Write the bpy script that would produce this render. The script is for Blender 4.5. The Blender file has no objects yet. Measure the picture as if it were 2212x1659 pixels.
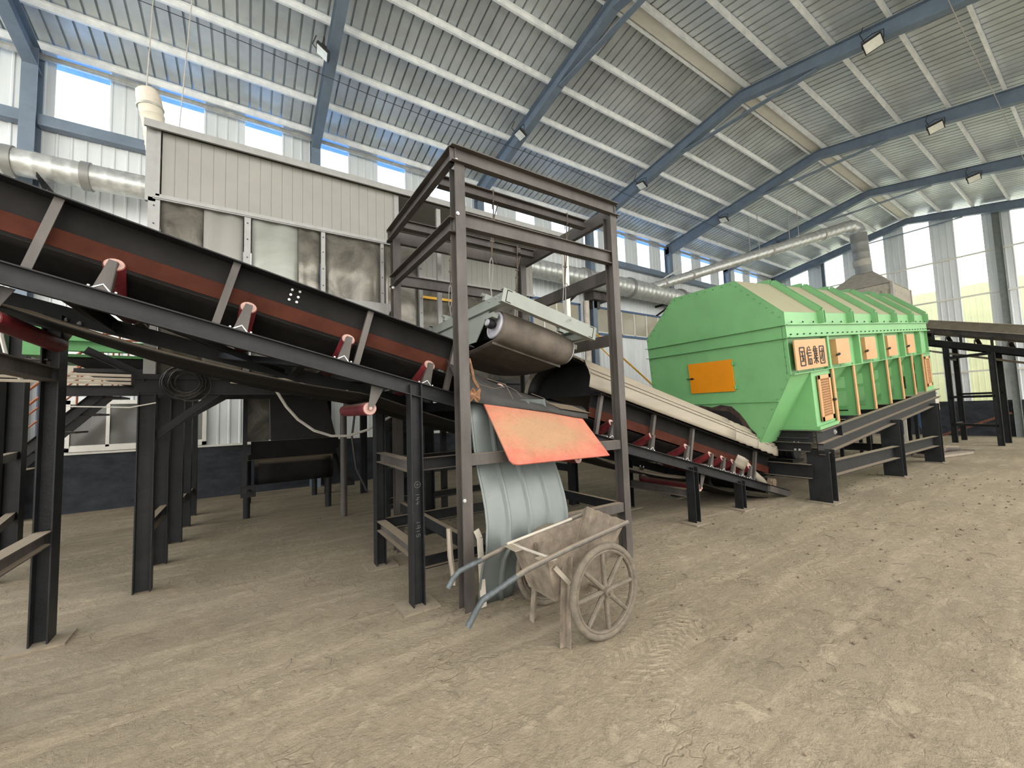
import bpy, bmesh, math, random
from mathutils import Vector, Matrix, Euler
random.seed(7)
PI=math.pi
SC=bpy.context.scene
COL=SC.collection
# ---------------------------------------------------------------- camera
RX=Vector((0.8362,-0.5475,-0.0324)); 
yaw,pit,roll,FPX=0.991855899,0.0677344302,-0.0325185130,875.355267
cy,sy,cp,sp=math.cos(yaw),math.sin(yaw),math.cos(pit),math.sin(pit)
F=Vector((cy*cp,sy*cp,sp)); R0=Vector((sy,-cy,0)); U0=R0.cross(F)
Rr=R0*math.cos(roll)+U0*math.sin(roll); Uu=-R0*math.sin(roll)+U0*math.cos(roll)
cam=bpy.data.cameras.new('camera'); co=bpy.data.objects.new('camera',cam); COL.objects.link(co)
m=Matrix(((Rr.x,Uu.x,-F.x,0),(Rr.y,Uu.y,-F.y,0),(Rr.z,Uu.z,-F.z,1.55),(0,0,0,1)))
co.matrix_world=m
cam.sensor_fit='HORIZONTAL'; cam.sensor_width=36; cam.lens=36*FPX/2212; cam.clip_end=300; cam.clip_start=.05
SC.camera=co
# ---------------------------------------------------------------- world, exposure
SC.view_settings.view_transform='Standard'; SC.view_settings.look='None'; SC.view_settings.gamma=1
SC.view_settings.use_curve_mapping=False
SC.view_settings.exposure=0.55
w=bpy.data.worlds.new('sky'); SC.world=w; w.use_nodes=True
nt=w.node_tree; nt.nodes.clear()
out=nt.nodes.new('ShaderNodeOutputWorld'); bg=nt.nodes.new('ShaderNodeBackground'); tc=nt.nodes.new('ShaderNodeTexCoord')
sep=nt.nodes.new('ShaderNodeSeparateXYZ'); mr=nt.nodes.new('ShaderNodeMapRange'); mix=nt.nodes.new('ShaderNodeMix'); mix.data_type='RGBA'
nt.links.new(tc.outputs['Generated'],sep.inputs[0]); nt.links.new(sep.outputs['Y'],mr.inputs['Value'])
mr.inputs['From Min'].default_value=-.1; mr.inputs['From Max'].default_value=.8
nt.links.new(mr.outputs[0],mix.inputs['Factor'])
mix.inputs[6].default_value=(1.0,.975,.93,1); mix.inputs[7].default_value=(.60,.80,1.0,1)
nt.links.new(mix.outputs[2],bg.inputs['Color']); bg.inputs['Strength'].default_value=3.0
nt.links.new(bg.outputs[0],out.inputs['Surface'])
sun=bpy.data.lights.new('sun','SUN'); sun.energy=.5; sun.angle=math.radians(25); sun.color=(1,.93,.82)
so=bpy.data.objects.new('sun',sun); COL.objects.link(so)
so.rotation_euler=Vector((-.45,.75,-.55)).to_track_quat('-Z','Y').to_euler()

# ---------------------------------------------------------------- materials
def lin(c): return tuple((x/255/12.92 if x/255<=.04045 else ((x/255+.055)/1.055)**2.4) for x in c)+(1,)
def mat(name,col,rough=.6,metal=0.,var=.12,scale=6.,dust=0.,dustc=(142,128,108),bump=0.,bscale=40.,stretch=None,coord='Object',spec=.4):
    """painted / metal / dusty surface: base colour with noise variation, and dust lying on upward faces"""
    m=bpy.data.materials.new(name); m.use_nodes=True; n=m.node_tree.nodes; l=m.node_tree.links
    b=n['Principled BSDF']; b.inputs['Roughness'].default_value=rough; b.inputs['Metallic'].default_value=metal
    b.inputs['Specular IOR Level'].default_value=spec
    base=lin(col)
    t=n.new('ShaderNodeTexCoord'); mp=n.new('ShaderNodeMapping')
    l.new(t.outputs[coord],mp.inputs['Vector'])
    if stretch: mp.inputs['Scale'].default_value=stretch
    nz=n.new('ShaderNodeTexNoise'); nz.inputs['Scale'].default_value=scale; nz.inputs['Detail'].default_value=6; nz.inputs['Roughness'].default_value=.65
    l.new(mp.outputs[0],nz.inputs['Vector'])
    rmp=n.new('ShaderNodeMapRange'); rmp.inputs['From Min'].default_value=.3; rmp.inputs['From Max'].default_value=.7
    l.new(nz.outputs['Fac'],rmp.inputs['Value'])
    mx=n.new('ShaderNodeMix'); mx.data_type='RGBA'
    mx.inputs[6].default_value=tuple(max(0,x*(1-var*1.6)) for x in base[:3])+(1,)
    mx.inputs[7].default_value=tuple(min(1,x*(1+var*1.3)+var*.01) for x in base[:3])+(1,)
    l.new(rmp.outputs[0],mx.inputs['Factor'])
    cur=mx.outputs[2]
    if dust>0:
        g=n.new('ShaderNodeNewGeometry'); s=n.new('ShaderNodeSeparateXYZ'); l.new(g.outputs['Normal'],s.inputs[0])
        r2=n.new('ShaderNodeMapRange'); r2.inputs['From Min'].default_value=.35; r2.inputs['From Max'].default_value=.8; r2.inputs['To Max'].default_value=dust
        l.new(s.outputs['Z'],r2.inputs['Value'])
        m2=n.new('ShaderNodeMix'); m2.data_type='RGBA'; l.new(r2.outputs[0],m2.inputs['Factor']); l.new(cur,m2.inputs[6]); m2.inputs[7].default_value=lin(dustc)
        cur=m2.outputs[2]
        m3=n.new('ShaderNodeMix'); m3.data_type='FLOAT'; l.new(r2.outputs[0],m3.inputs[0]); m3.inputs[2].default_value=rough; m3.inputs[3].default_value=.95
        l.new(m3.outputs[0],b.inputs['Roughness'])
        if metal>0:
            m4=n.new('ShaderNodeMix'); m4.data_type='FLOAT'; l.new(r2.outputs[0],m4.inputs[0]); m4.inputs[2].default_value=metal; m4.inputs[3].default_value=0
            l.new(m4.outputs[0],b.inputs['Metallic'])
    l.new(cur,b.inputs['Base Color'])
    if bump>0:
        bn=n.new('ShaderNodeTexNoise'); bn.inputs['Scale'].default_value=bscale; bn.inputs['Detail'].default_value=5; l.new(mp.outputs[0],bn.inputs['Vector'])
        bp=n.new('ShaderNodeBump'); bp.inputs['Strength'].default_value=bump; bp.inputs['Distance'].default_value=.01
        l.new(bn.outputs['Fac'],bp.inputs['Height']); l.new(bp.outputs[0],b.inputs['Normal'])
    return m
M={}
M['steel']=mat('black_steel',(27,28,30),.5,.0,.25,5,dust=.85,bump=.15,bscale=60,spec=.25)
M['steel2']=mat('dusty_brown_steel',(72,67,63),.5,.0,.3,4,dust=.8,bump=.2,bscale=30,stretch=(1,1,.35))
M['gpost']=mat('grey_post_paint',(120,126,124),.5)
M['blue']=mat('blue_grey_paint',(112,126,142),.45,.0,.10,3,dust=.3)
M['bluefr']=mat('blue_frame_paint',(72,98,132),.45)
M['galv']=mat('galvanised',(196,198,196),.38,.55,.15,8,dust=.4)
M['purlin']=mat('purlin_galv',(240,244,248),.45,.1,.10,5)
M['roof']=mat('roof_sheet',(205,211,215),.38,.45,.14,.9,bump=.1,bscale=3)
M['wall']=mat('wall_sheet',(222,226,228),.45,.1,.06,2.5,stretch=(1,1,.15))
M['plinth']=mat('black_render_block',(44,47,53),.85,0,.35,2.2,bump=.6,bscale=9,stretch=(1,1,2))
M['green']=mat('green_paint',(108,160,106),.42,0,.07,1.6)
M['greenroof']=mat('green_roof_dusty',(118,165,112),.6,0,.06,2,dust=.97,dustc=(150,131,115))
M['tan']=mat('tan_paint',(184,138,94),.45,0,.06,3)
M['orange']=mat('orange_paint',(205,128,10),.35,0,.05,3)
M['plate']=mat('dusty_plate',(118,108,92),.95,0,.2,12,dust=.6,dustc=(136,125,107))
M['grip']=mat('worn_blue_pipe',(72,78,80),.5,0,.35,14)
M['tornedge']=mat('burnt_torn_edge',(58,44,38),.85,0,.5,14)
M['dark']=mat('dark_paint',(17,17,18),.6,0,.3,5)
M['cap']=mat('roller_cap_dusty',(170,138,128),.7,0,.1,20)
M['rubber']=mat('clean_rubber',(52,50,48),.75,0,.2,6,bump=.2,bscale=30)
M['belt']=mat('black_rubber',(20,18,17),.75,0,.3,4,dust=.45,bump=.2,bscale=30,spec=.15)
M['brown']=mat('brown_rubber',(62,30,20),.8,0,.2,4,spec=.1)
M['skirt']=mat('skirt_steel',(18,16,15),.7,0,.3,3,dust=.8,spec=.15)
M['red']=mat('red_roller',(96,24,30),.5,0,.4,7,dust=.45)
M['bolt']=mat('zinc_bolt',(190,190,188),.35,.6,.1,20)
M['magbody']=mat('grey_green_paint',(130,135,128),.5,0,.08,3,dust=.25)
M['magbelt']=mat('worn_belt',(90,82,74),.75,0,.22,5,bump=.35,bscale=12)
M['drumend']=mat('drum_end',(168,166,172),.5,.2,.15,8)
M['dusty']=mat('barrow_dusty_metal',(120,109,95),.85,0,.28,9,dust=.35,bump=.5,bscale=50)
M['rust']=mat('rust_stain',(92,52,34),.8,0,.4,14)
M['handle']=mat('barrow_pipe',(84,80,74),.6,0,.3,12,dust=.5)
M['tyre']=mat('dusty_tyre',(100,92,80),.95,0,.16,16,bump=.5,bscale=70)
M['tin']=mat('tin_sheet',(102,108,106),.5,.3,.12,2,stretch=(1,1,.4))
M['wood']=mat('grey_wood',(140,130,116),.8,0,.2,6,stretch=(8,8,.6))
M['white']=mat('white_paint',(222,220,212),.5,0,.05,3)
M['cream']=mat('cream_fabric',(205,198,182),.8,0,.06,5,bump=.2,bscale=20)
M['panelb']=mat('cabin_beige_panel',(138,137,131),.5,0,.05,2)
M['alu']=mat('aluminium',(140,140,137),.45,.3,.06,10)
M['coverdust']=mat('cover_sheet_dusty',(138,130,116),.6,0,.12,1.2,dust=.6,dustc=(142,131,113),stretch=(.25,4,4))
M['covin']=M['dark']
M['greypipe']=mat('grey_pipe',(170,166,158),.6)
M['greenlt']=mat('green_machine_frame',(92,150,94),.45,0,.1,4)
M['hand']=mat('brown_rail',(140,80,48),.5)
M['yellow']=mat('yellow_rail',(222,168,40),.45)
M['rope']=mat('old_rope',(96,88,78),.9)
M['leaf']=mat('dry_leaf',(126,92,66),.9,0,.4,20)
M['chalk']=mat('chalk',(92,92,90),.9)
M['clod']=mat('dirt_clod',(112,98,82),.95,0,.3,20)
M['pvc']=mat('beige_pvc',(206,196,182),.5)
M['lens']=mat('lamp_glass',(226,226,216),.2)
M['black']=mat('black_plastic',(34,34,36),.5,dust=.4)
M['ext']=mat('yellow_outer_wall',(190,188,148),.8,0,.08,1)
M['extg']=mat('outer_ground',(222,216,200),.9,0,.1,1)
M['bluesheet']=mat('blue_eave_sheet',(96,160,228),.4)
M['cloth']=mat('white_tarp',(172,165,152),.85,0,.1,8)

def m_floor():
    m=bpy.data.materials.new('dusty_floor'); m.use_nodes=True; n=m.node_tree.nodes; l=m.node_tree.links
    b=n['Principled BSDF']; b.inputs['Roughness'].default_value=.95; b.inputs['Specular IOR Level'].default_value=.15
    t=n.new('ShaderNodeTexCoord')
    def noise(scale,det=6,rg=.6,dist=0.,mp=None):
        k=n.new('ShaderNodeTexNoise'); k.inputs['Scale'].default_value=scale; k.inputs['Detail'].default_value=det; k.inputs['Roughness'].default_value=rg; k.inputs['Distortion'].default_value=dist
        l.new(mp or t.outputs['Object'],k.inputs['Vector']); return k.outputs['Fac']
    def rng(s,a,b_,c=0.,d=1.):
        k=n.new('ShaderNodeMapRange'); k.inputs[1].default_value=a; k.inputs[2].default_value=b_; k.inputs[3].default_value=c; k.inputs[4].default_value=d; l.new(s,k.inputs[0]); return k.outputs[0]
    def mixc(f,a,b_):
        k=n.new('ShaderNodeMix'); k.data_type='RGBA'; l.new(f,k.inputs[0])
        if isinstance(a,tuple): k.inputs[6].default_value=a
        else: l.new(a,k.inputs[6])
        k.inputs[7].default_value=b_; return k.outputs[2]
    def mul(a,b_):
        k=n.new('ShaderNodeMath'); k.operation='MULTIPLY'; l.new(a,k.inputs[0])
        if isinstance(b_,float): k.inputs[1].default_value=b_
        else: l.new(b_,k.inputs[1])
        return k.outputs[0]
    def add(a,b_):
        k=n.new('ShaderNodeMath'); k.operation='ADD'; l.new(a,k.inputs[0]); l.new(b_,k.inputs[1]); return k.outputs[0]
    # wheel tracks run the length of the hall: stretch along X
    mp=n.new('ShaderNodeMapping'); mp.inputs['Rotation'].default_value=(0,0,-.35); mp.inputs['Scale'].default_value=(.22,1.6,1); l.new(t.outputs['Object'],mp.inputs[0])
    mp2=n.new('ShaderNodeMapping'); mp2.inputs['Rotation'].default_value=(0,0,.45); mp2.inputs['Scale'].default_value=(.3,2.2,1); l.new(t.outputs['Object'],mp2.inputs[0])
    big=rng(noise(.55,4),.35,.65); streak=rng(noise(2.0,7,.65,.3,mp.outputs[0]),.42,.62); st2=rng(noise(2.4,6,.6,.5,mp2.outputs[0]),.50,.66)
    crust=rng(noise(5.5,8,.72,.35),.5,.60); fine=rng(noise(38,5,.7),.3,.7); speck=rng(noise(24,3,.6),.66,.74)
    c=mixc(big,lin((131,121,103)),lin((147,136,116)))
    c=mixc(mul(streak,.55),c,lin((138,126,106)))
    c=mixc(mul(st2,.6),c,lin((166,154,132)))
    c=mixc(mul(crust,mul(big,.6)),c,lin((172,160,137)))
    c=mixc(mul(rng(noise(13,8,.75,.2),.55,.62),mul(big,.45)),c,lin((180,168,145)))
    c=mixc(mul(fine,.22),c,lin((126,112,94)))
    c=mixc(mul(speck,.45),c,lin((104,92,78)))
    # tyre tracks: narrow bands with tread bars
    tr=None
    for ang,off in ((.28,1.05),(.28,1.62),(-.12,2.15),(.62,.1)):
        q=n.new('ShaderNodeMapping'); q.inputs['Rotation'].default_value=(0,0,-ang); q.inputs['Location'].default_value=(0,-off,0); l.new(t.outputs['Object'],q.inputs[0])
        sx=n.new('ShaderNodeSeparateXYZ'); l.new(q.outputs[0],sx.inputs[0])
        ab=n.new('ShaderNodeMath'); ab.operation='ABSOLUTE'; l.new(sx.outputs[1],ab.inputs[0])
        mk=rng(ab.outputs[0],.085,.11,1,0)
        wv=n.new('ShaderNodeMath'); wv.operation='MULTIPLY_ADD'; l.new(sx.outputs[0],wv.inputs[0]); wv.inputs[1].default_value=95.; l.new(mul(ab.outputs[0],60.),wv.inputs[2])
        sn=n.new('ShaderNodeMath'); sn.operation='SINE'; l.new(wv.outputs[0],sn.inputs[0])
        k_=mul(mul(mk,rng(sn.outputs[0],0,.6)),rng(noise(.9,3),.42,.6)); tr=k_ if tr is None else add(tr,k_)
    c=mixc(mul(tr,.22),c,lin((172,160,138)))
    cr=n.new('ShaderNodeTexVoronoi'); cr.feature='DISTANCE_TO_EDGE'; cr.inputs['Scale'].default_value=7; 
    dm=n.new('ShaderNodeVectorMath'); dm.operation='MULTIPLY_ADD'; nzv=n.new('ShaderNodeTexNoise'); nzv.inputs['Scale'].default_value=6; l.new(t.outputs['Object'],nzv.inputs['Vector']); l.new(nzv.outputs['Color'],dm.inputs[0]); dm.inputs[1].default_value=(.35,.35,0); l.new(t.outputs['Object'],dm.inputs[2]); l.new(dm.outputs[0],cr.inputs['Vector'])
    crk=mul(rng(cr.outputs['Distance'],0,.05,1,0),rng(noise(1.3,4),.52,.62)); c=mixc(mul(crk,.4),c,lin((112,100,84)))
    l.new(c,b.inputs['Base Color'])
    h0=add(mul(tr,.35),mul(crk,-.4))
    h=add(h0,add(add(mul(streak,-.35),mul(crust,.6)),add(mul(fine,.35),mul(noise(9,8,.75,.4),1.0))))
    bp=n.new('ShaderNodeBump'); bp.inputs['Strength'].default_value=.7; bp.inputs['Distance'].default_value=.02; l.new(h,bp.inputs['Height']); l.new(bp.outputs[0],b.inputs['Normal'])
    return m
M['floor']=m_floor()
def m_pane(name,tcol=(1,1,1),f=.45):
    """translucent weathered sheet: part clear, part milky"""
    m=bpy.data.materials.new(name); m.use_nodes=True; n=m.node_tree.nodes; l=m.node_tree.links; n.clear()
    o=n.new('ShaderNodeOutputMaterial'); a=n.new('ShaderNodeBsdfTransparent'); a.inputs[0].default_value=tcol+(1,)
    tr=n.new('ShaderNodeBsdfTranslucent'); tr.inputs[0].default_value=(.92,.92,.9,1); mx=n.new('ShaderNodeMixShader'); mx.inputs[0].default_value=f
    l.new(a.outputs[0],mx.inputs[1]); l.new(tr.outputs[0],mx.inputs[2]); l.new(mx.outputs[0],o.inputs[0]); return m
M['pane']=m_pane('translucent_pane',(1,1,1),.12)
M['paneg']=m_pane('translucent_pane_gable',(.97,1,.9),.15)
def m_dirty(name,dark=(84,81,75),light=(140,136,126),scale=2.0,metal=.35,rough=.25,dist=1.6,th=(.35,.68)):
    m=mat(name,light,rough,metal,.1); n=m.node_tree.nodes; l=m.node_tree.links; b=n['Principled BSDF']
    t=n.new('ShaderNodeTexCoord'); k=n.new('ShaderNodeTexNoise'); k.inputs['Scale'].default_value=scale; k.inputs['Detail'].default_value=8; k.inputs['Distortion'].default_value=dist; k.inputs['Roughness'].default_value=.6
    l.new(t.outputs['Object'],k.inputs['Vector']); r=n.new('ShaderNodeMapRange'); r.inputs[1].default_value=th[0]; r.inputs[2].default_value=th[1]; l.new(k.outputs['Fac'],r.inputs[0])
    x=n.new('ShaderNodeMix'); x.data_type='RGBA'; l.new(r.outputs[0],x.inputs[0]); x.inputs[6].default_value=lin(dark); x.inputs[7].default_value=lin(light); l.new(x.outputs[2],b.inputs['Base Color'])
    return m
M['smoke']=m_dirty('smoky_curtain')
M['smoke2']=m_dirty('pale_smoky_curtain',(138,140,133),(160,162,154),1.6,.1,.4,1.5)
M['glass']=m_dirty('dusty_window_glass',(150,146,130),(186,180,160),.8,.0,.12,.5,(.2,.8))
M['glassd']=m_dirty('dusty_dark_glass',(84,84,80),(104,103,98),.8,.0,.15,.5,(.2,.8))
def m_board():
    m=mat('salmon_board',(180,100,86),.85,0,.16,6,spec=.15); n=m.node_tree.nodes; l=m.node_tree.links; b=n['Principled BSDF']
    src=b.inputs['Base Color'].links[0].from_socket
    t=n.new('ShaderNodeTexCoord'); k=n.new('ShaderNodeTexNoise'); k.inputs['Scale'].default_value=3.2; k.inputs['Detail'].default_value=9; k.inputs['Roughness'].default_value=.75
    l.new(t.outputs['Generated'],k.inputs['Vector'])
    # dirt scatter: an irregular patch round the upper middle of the board
    d=n.new('ShaderNodeVectorMath'); d.operation='DISTANCE'; d.inputs[1].default_value=(.45,.5,.55); l.new(t.outputs['Generated'],d.inputs[0])
    s=n.new('ShaderNodeMath'); s.operation='MULTIPLY_ADD'; s.inputs[1].default_value=.75; l.new(k.outputs['Fac'],s.inputs[0]); l.new(d.outputs['Value'],s.inputs[2])
    r=n.new('ShaderNodeMapRange'); r.inputs[1].default_value=.66; r.inputs[2].default_value=1.12; r.inputs[3].default_value=.8; r.inputs[4].default_value=.0; l.new(s.outputs[0],r.inputs[0])
    x=n.new('ShaderNodeMix'); x.data_type='RGBA'; l.new(r.outputs[0],x.inputs[0]); l.new(src,x.inputs[6]); x.inputs[7].default_value=lin((150,128,98))
    sp_=n.new('ShaderNodeTexNoise'); sp_.inputs['Scale'].default_value=45; l.new(t.outputs['Generated'],sp_.inputs['Vector'])
    r2=n.new('ShaderNodeMapRange'); r2.inputs[1].default_value=.6; r2.inputs[2].default_value=.72; r2.inputs[4].default_value=.5; l.new(sp_.outputs['Fac'],r2.inputs[0])
    x2=n.new('ShaderNodeMix'); x2.data_type='RGBA'; l.new(r2.outputs[0],x2.inputs[0]); l.new(x.outputs[2],x2.inputs[6]); x2.inputs[7].default_value=lin((120,86,64))
    l.new(x2.outputs[2],b.inputs['Base Color']); return m
M['board']=m_board()

# ---------------------------------------------------------------- geometry helpers
V=Vector
class MB:
    def __init__(s): s.v=[]; s.f=[]; s.sm=False
    def add(s,vs,fs):
        o=len(s.v); s.v+= [V(p) for p in vs]; s.f+=[[i+o for i in f] for f in fs]; return s
    def box(s,c,d,R=None):
        c=V(c); h=V(d)/2; vs=[]
        for x in(-1,1):
            for y in(-1,1):
                for z in(-1,1):
                    p=V((x*h.x,y*h.y,z*h.z)); vs.append(c+(R@p if R else p))
        return s.add(vs,[[0,1,3,2],[4,6,7,5],[0,4,5,1],[2,3,7,6],[0,2,6,4],[1,5,7,3]])
    def bx(s,x0,x1,y0,y1,z0,z1): return s.box(((x0+x1)/2,(y0+y1)/2,(z0+z1)/2),(x1-x0,y1-y0,z1-z0))
    def sweep(s,p0,p1,poly,up=(0,0,1)):
        p0,p1=V(p0),V(p1); d=(p1-p0).normalized(); a=d.cross(V(up)).normalized(); b=a.cross(d)
        n=len(poly); vs=[p+a*q[0]+b*q[1] for p in(p0,p1) for q in poly]
        fs=[[i,(i+1)%n,n+(i+1)%n,n+i] for i in range(n)]+[list(range(n))[::-1],list(range(n,2*n))]
        return s.add(vs,fs)
    def loft(s,rings,closed=True,cap=True):
        n=len(rings[0]); o=[p for r in rings for p in r]; fs=[]
        for k in range(len(rings)-1):
            for i in range(n if closed else n-1):
                j=(i+1)%n; fs.append([k*n+i,k*n+j,(k+1)*n+j,(k+1)*n+i])
        if cap and closed: fs+= [list(range(n))[::-1],[(len(rings)-1)*n+i for i in range(n)]]
        return s.add(o,fs)
    def tube(s,pts,r,n=10,cap=True):
        pts=[V(p) for p in pts]; rr=r if isinstance(r,(list,tuple)) else [r]*len(pts); rings=[]; a=None
        for i,p in enumerate(pts):
            d=((pts[min(i+1,len(pts)-1)]-pts[max(i-1,0)])).normalized()
            if a is None:
                a=d.cross(V((0,0,1)) if abs(d.z)<.9 else V((1,0,0))).normalized()
            else: a=(a-d*a.dot(d)).normalized()
            b=d.cross(a); rings.append([p+(a*math.cos(t*2*PI/n)+b*math.sin(t*2*PI/n))*rr[i] for t in range(n)])
        return s.loft(rings,True,cap)
    def ring(s,c,ax,R,r,n=40,k=8,a0=0,a1=2*PI,sq=1.):
        c=V(c); ax=V(ax).normalized(); u=ax.cross(V((0,0,1)) if abs(ax.z)<.9 else V((1,0,0))).normalized(); v_=ax.cross(u); rings=[]
        full=abs(a1-a0-2*PI)<1e-6
        for i in range(n+(0 if full else 1)):
            t=a0+(a1-a0)*i/n; d=u*math.cos(t)+v_*math.sin(t)
            rings.append([c+d*(R+r*math.cos(q*2*PI/k))+ax*(r*sq*math.sin(q*2*PI/k)) for q in range(k)])
        if full: rings.append(rings[0])
        return s.loft(rings,True,not full)
    def prism(s,pts,ext):
        pts=[V(p) for p in pts]; n=len(pts); e=V(ext); vs=pts+[p+e for p in pts]
        return s.add(vs,[list(range(n))[::-1],list(range(n,2*n))]+[[i,(i+1)%n,n+(i+1)%n,n+i] for i in range(n)])
    def grid(s,rows,th=None):
        n=len(rows[0]); vs=[p for r in rows for p in r]; fs=[[i*n+j,i*n+j+1,(i+1)*n+j+1,(i+1)*n+j] for i in range(len(rows)-1) for j in range(n-1)]
        return s.add(vs,fs)
    def build(s,name,m,parent=None,smooth=False,solid=0,label=None):
        me=bpy.data.meshes.new(name); o=bpy.data.objects.new(name,me); COL.objects.link(o)
        off=V((0,0,0))
        if parent is not None:
            off=ORG[parent.name]; o.parent=parent
        ORG[o.name]=off
        me.from_pydata([tuple(p-off) for p in s.v],[],s.f)
        bm=bmesh.new(); bm.from_mesh(me); bmesh.ops.recalc_face_normals(bm,faces=bm.faces); bm.to_mesh(me); bm.free()
        me.materials.append(M[m] if isinstance(m,str) else m)
        if smooth:
            for p in me.polygons: p.use_smooth=True
            me.set_sharp_from_angle(angle=math.radians(40))
        if solid:
            md=o.modifiers.new('thick','SOLIDIFY'); md.thickness=solid; md.offset=0
        if label: o['label']=label
        return o
ORG={}
def tag(o,label,cat,group=None):
    o['label']=label; o['category']=cat
    if group: o['group']=group
    return o
def struct(o): o['kind']='structure'; return o
def thing(name,label,cat,loc=(0,0,0),group=None):
    o=bpy.data.objects.new(name,None); COL.objects.link(o); o.location=loc; o.empty_display_size=.1; ORG[o.name]=V(loc)
    return tag(o,label,cat,group)
def copy_tree(o,parent=None,loc=None,label=None):
    c=o.copy(); COL.objects.link(c)
    if parent: c.parent=parent
    if loc is not None: c.location=loc
    if label: c['label']=label
    for ch in list(o.children): copy_tree(ch,c)
    ORG[c.name]=V(loc) if loc is not None else V((0,0,0))
    return c
def link_copy(src,off,parent):
    """another instance of a small part, moved by off"""
    c=src.copy(); COL.objects.link(c); c.parent=parent; c.location=V(off); ORG[c.name]=ORG.get(parent.name,V((0,0,0)))
    return c
def I(h,w,t=.012): return [(-w/2,-h/2),(w/2,-h/2),(w/2,-h/2+t),(t/2,-h/2+t),(t/2,h/2-t),(w/2,h/2-t),(w/2,h/2),(-w/2,h/2),(-w/2,h/2-t),(-t/2,h/2-t),(-t/2,-h/2+t),(-w/2,-h/2+t)]
def C(h,w,t=.01,s=1):   # web at one side, flanges to side s
    p=[(0,-h/2),(w,-h/2),(w,-h/2+t),(t,-h/2+t),(t,h/2-t),(w,h/2-t),(w,h/2),(0,h/2)]
    return [(a*s,b) for a,b in p]
def L(h,w,t=.008,s=1,f=1): return [(a*s,b*f) for a,b in [(0,0),(w,0),(w,t),(t,t),(t,h),(0,h)]]
def B(h,w): return [(-w/2,-h/2),(w/2,-h/2),(w/2,h/2),(-w/2,h/2)]
def bolt_mesh(parent,c,ax,r=.012,h=.014,m='bolt'):
    b=MB(); c=V(c); ax=V(ax).normalized(); b.tube([c,c+ax*h],r,6); b.tube([c+ax*h*.9,c+ax*h*1.8],r*.55,8); return b.build('bolt',m,parent)

# ================================================================ THE HALL
YW=10.45; XG=24.2; ZR=9.5; YR=4.82; SL=.185; X0=-7.0
def zr(y): return ZR-SL*abs(y-YR)
fl=MB(); n=60
fl.grid([[V((X0-4+ (XG+.3-X0+4)*i/n, -8+ (YW+.3+8)*j/n,0)) for j in range(n+1)] for i in range(n+1)])
struct(fl.build('floor','floor'))
eg=MB(); eg.box((10,2,-.12),(120,120,.1)); tag(eg.build('outside_ground','extg'),'pale bare ground outside the hall, beyond its walls','ground')['kind']='structure'
# roof sheets with trapezoid ribs
def roof(name,y0,y1):
    b=MB(); xs=[]; x=X0
    while x<XG+.4:
        xs+=[(x,0),(x+.155,0),(x+.158,.07),(x+.188,.07),(x+.193,0)]; x+=.2
    ys=[y0+(y1-y0)*k/3 for k in range(4)]
    b.grid([[V((x,y,zr(y)+.0+dz)) for x,dz in xs] for y in ys]); return b.build(name,'roof')
cl=roof('ceiling',YR,YW+.02); struct(cl); cl2=roof('ceiling',YR,-1.2); struct(cl2)
ev=MB(); ev.grid([[V((x,y,zr(y)+.02)) for x in (X0,XG+.4)] for y in (YW+.06,YW+.40)]); struct(ev.build('trim_1','bluesheet',solid=.01))
# ridge flashing strip between the two ridge purlins
rf=MB(); rf.bx(X0,XG,4.70,4.98,ZR-.115,ZR-.105); struct(rf.build('trim_2','white'))
# cladding pieces with ribs
def clad(b,a0,a1,z0,z1f,plane,axis,s=1):
    """vertical ribbed sheet from a0..a1 on constant plane; z1f(a) is the top"""
    xs=[]; a=a0
    while a<a1-1e-4:
        e=min(a+.19,a1); pts=[(a,0),(a+.015,.018),(a+.04,.018),(a+.055,0)]
        xs+= [(min(p,a1),q) for p,q in pts if p<=a1]; a+=.19
    xs.append((a1,0)); rows=[]
    for k in (0,1):
        r=[]
        for p,q in xs:
            z=z0 if k==0 else (z1f(p) if callable(z1f) else z1f)
            r.append(V((p,plane-q*s,z)) if axis=='x' else V((plane-q*s,p,z)))
        rows.append(r)
    b.grid(rows)
wins=[(-3.03+1.461*k,-3.03+1.461*k+.72) for k in range(-2,18)]
b=MB(); ZT=zr(YW)+.02
edge=X0
for a0,a1 in wins:
    clad(b,edge,a0,7.12,ZT,YW,'x'); edge=a1
clad(b,edge,XG,7.12,ZT,YW,'x'); clad(b,X0,XG,1.03,7.12,YW,'x')
struct(b.build('wall_left','wall'))
for i,(a0,a1) in enumerate(wins):
    p=MB(); clad(p,a0-.02,a1+.02,7.10,ZT,YW+.03,'x'); struct(p.build('window_%d'%(i+1),'pane'))
b=MB(); b.bx(X0,XG,YW-.03,YW+.2,0,1.03); struct(b.build('baseboard_left','plinth'))
b=MB(); b.bx(X0,XG,YW-.06,YW+.02,1.03,1.07); struct(b.build('trim_3','white'))
# right wall: only its high window band; unseen lower side left open to let daylight in
b=MB(); edge=2.4
for a0,a1 in wins:
    if a0<edge: continue
    clad(b,edge,a0,6.3,zr(-1.2),-1.2,'x',-1); edge=a1
clad(b,edge,XG,6.3,zr(-1.2),-1.2,'x',-1); b.bx(2.4,XG,-1.24,-1.2,6.1,6.3)
struct(b.build('wall_right','wall'))
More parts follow.
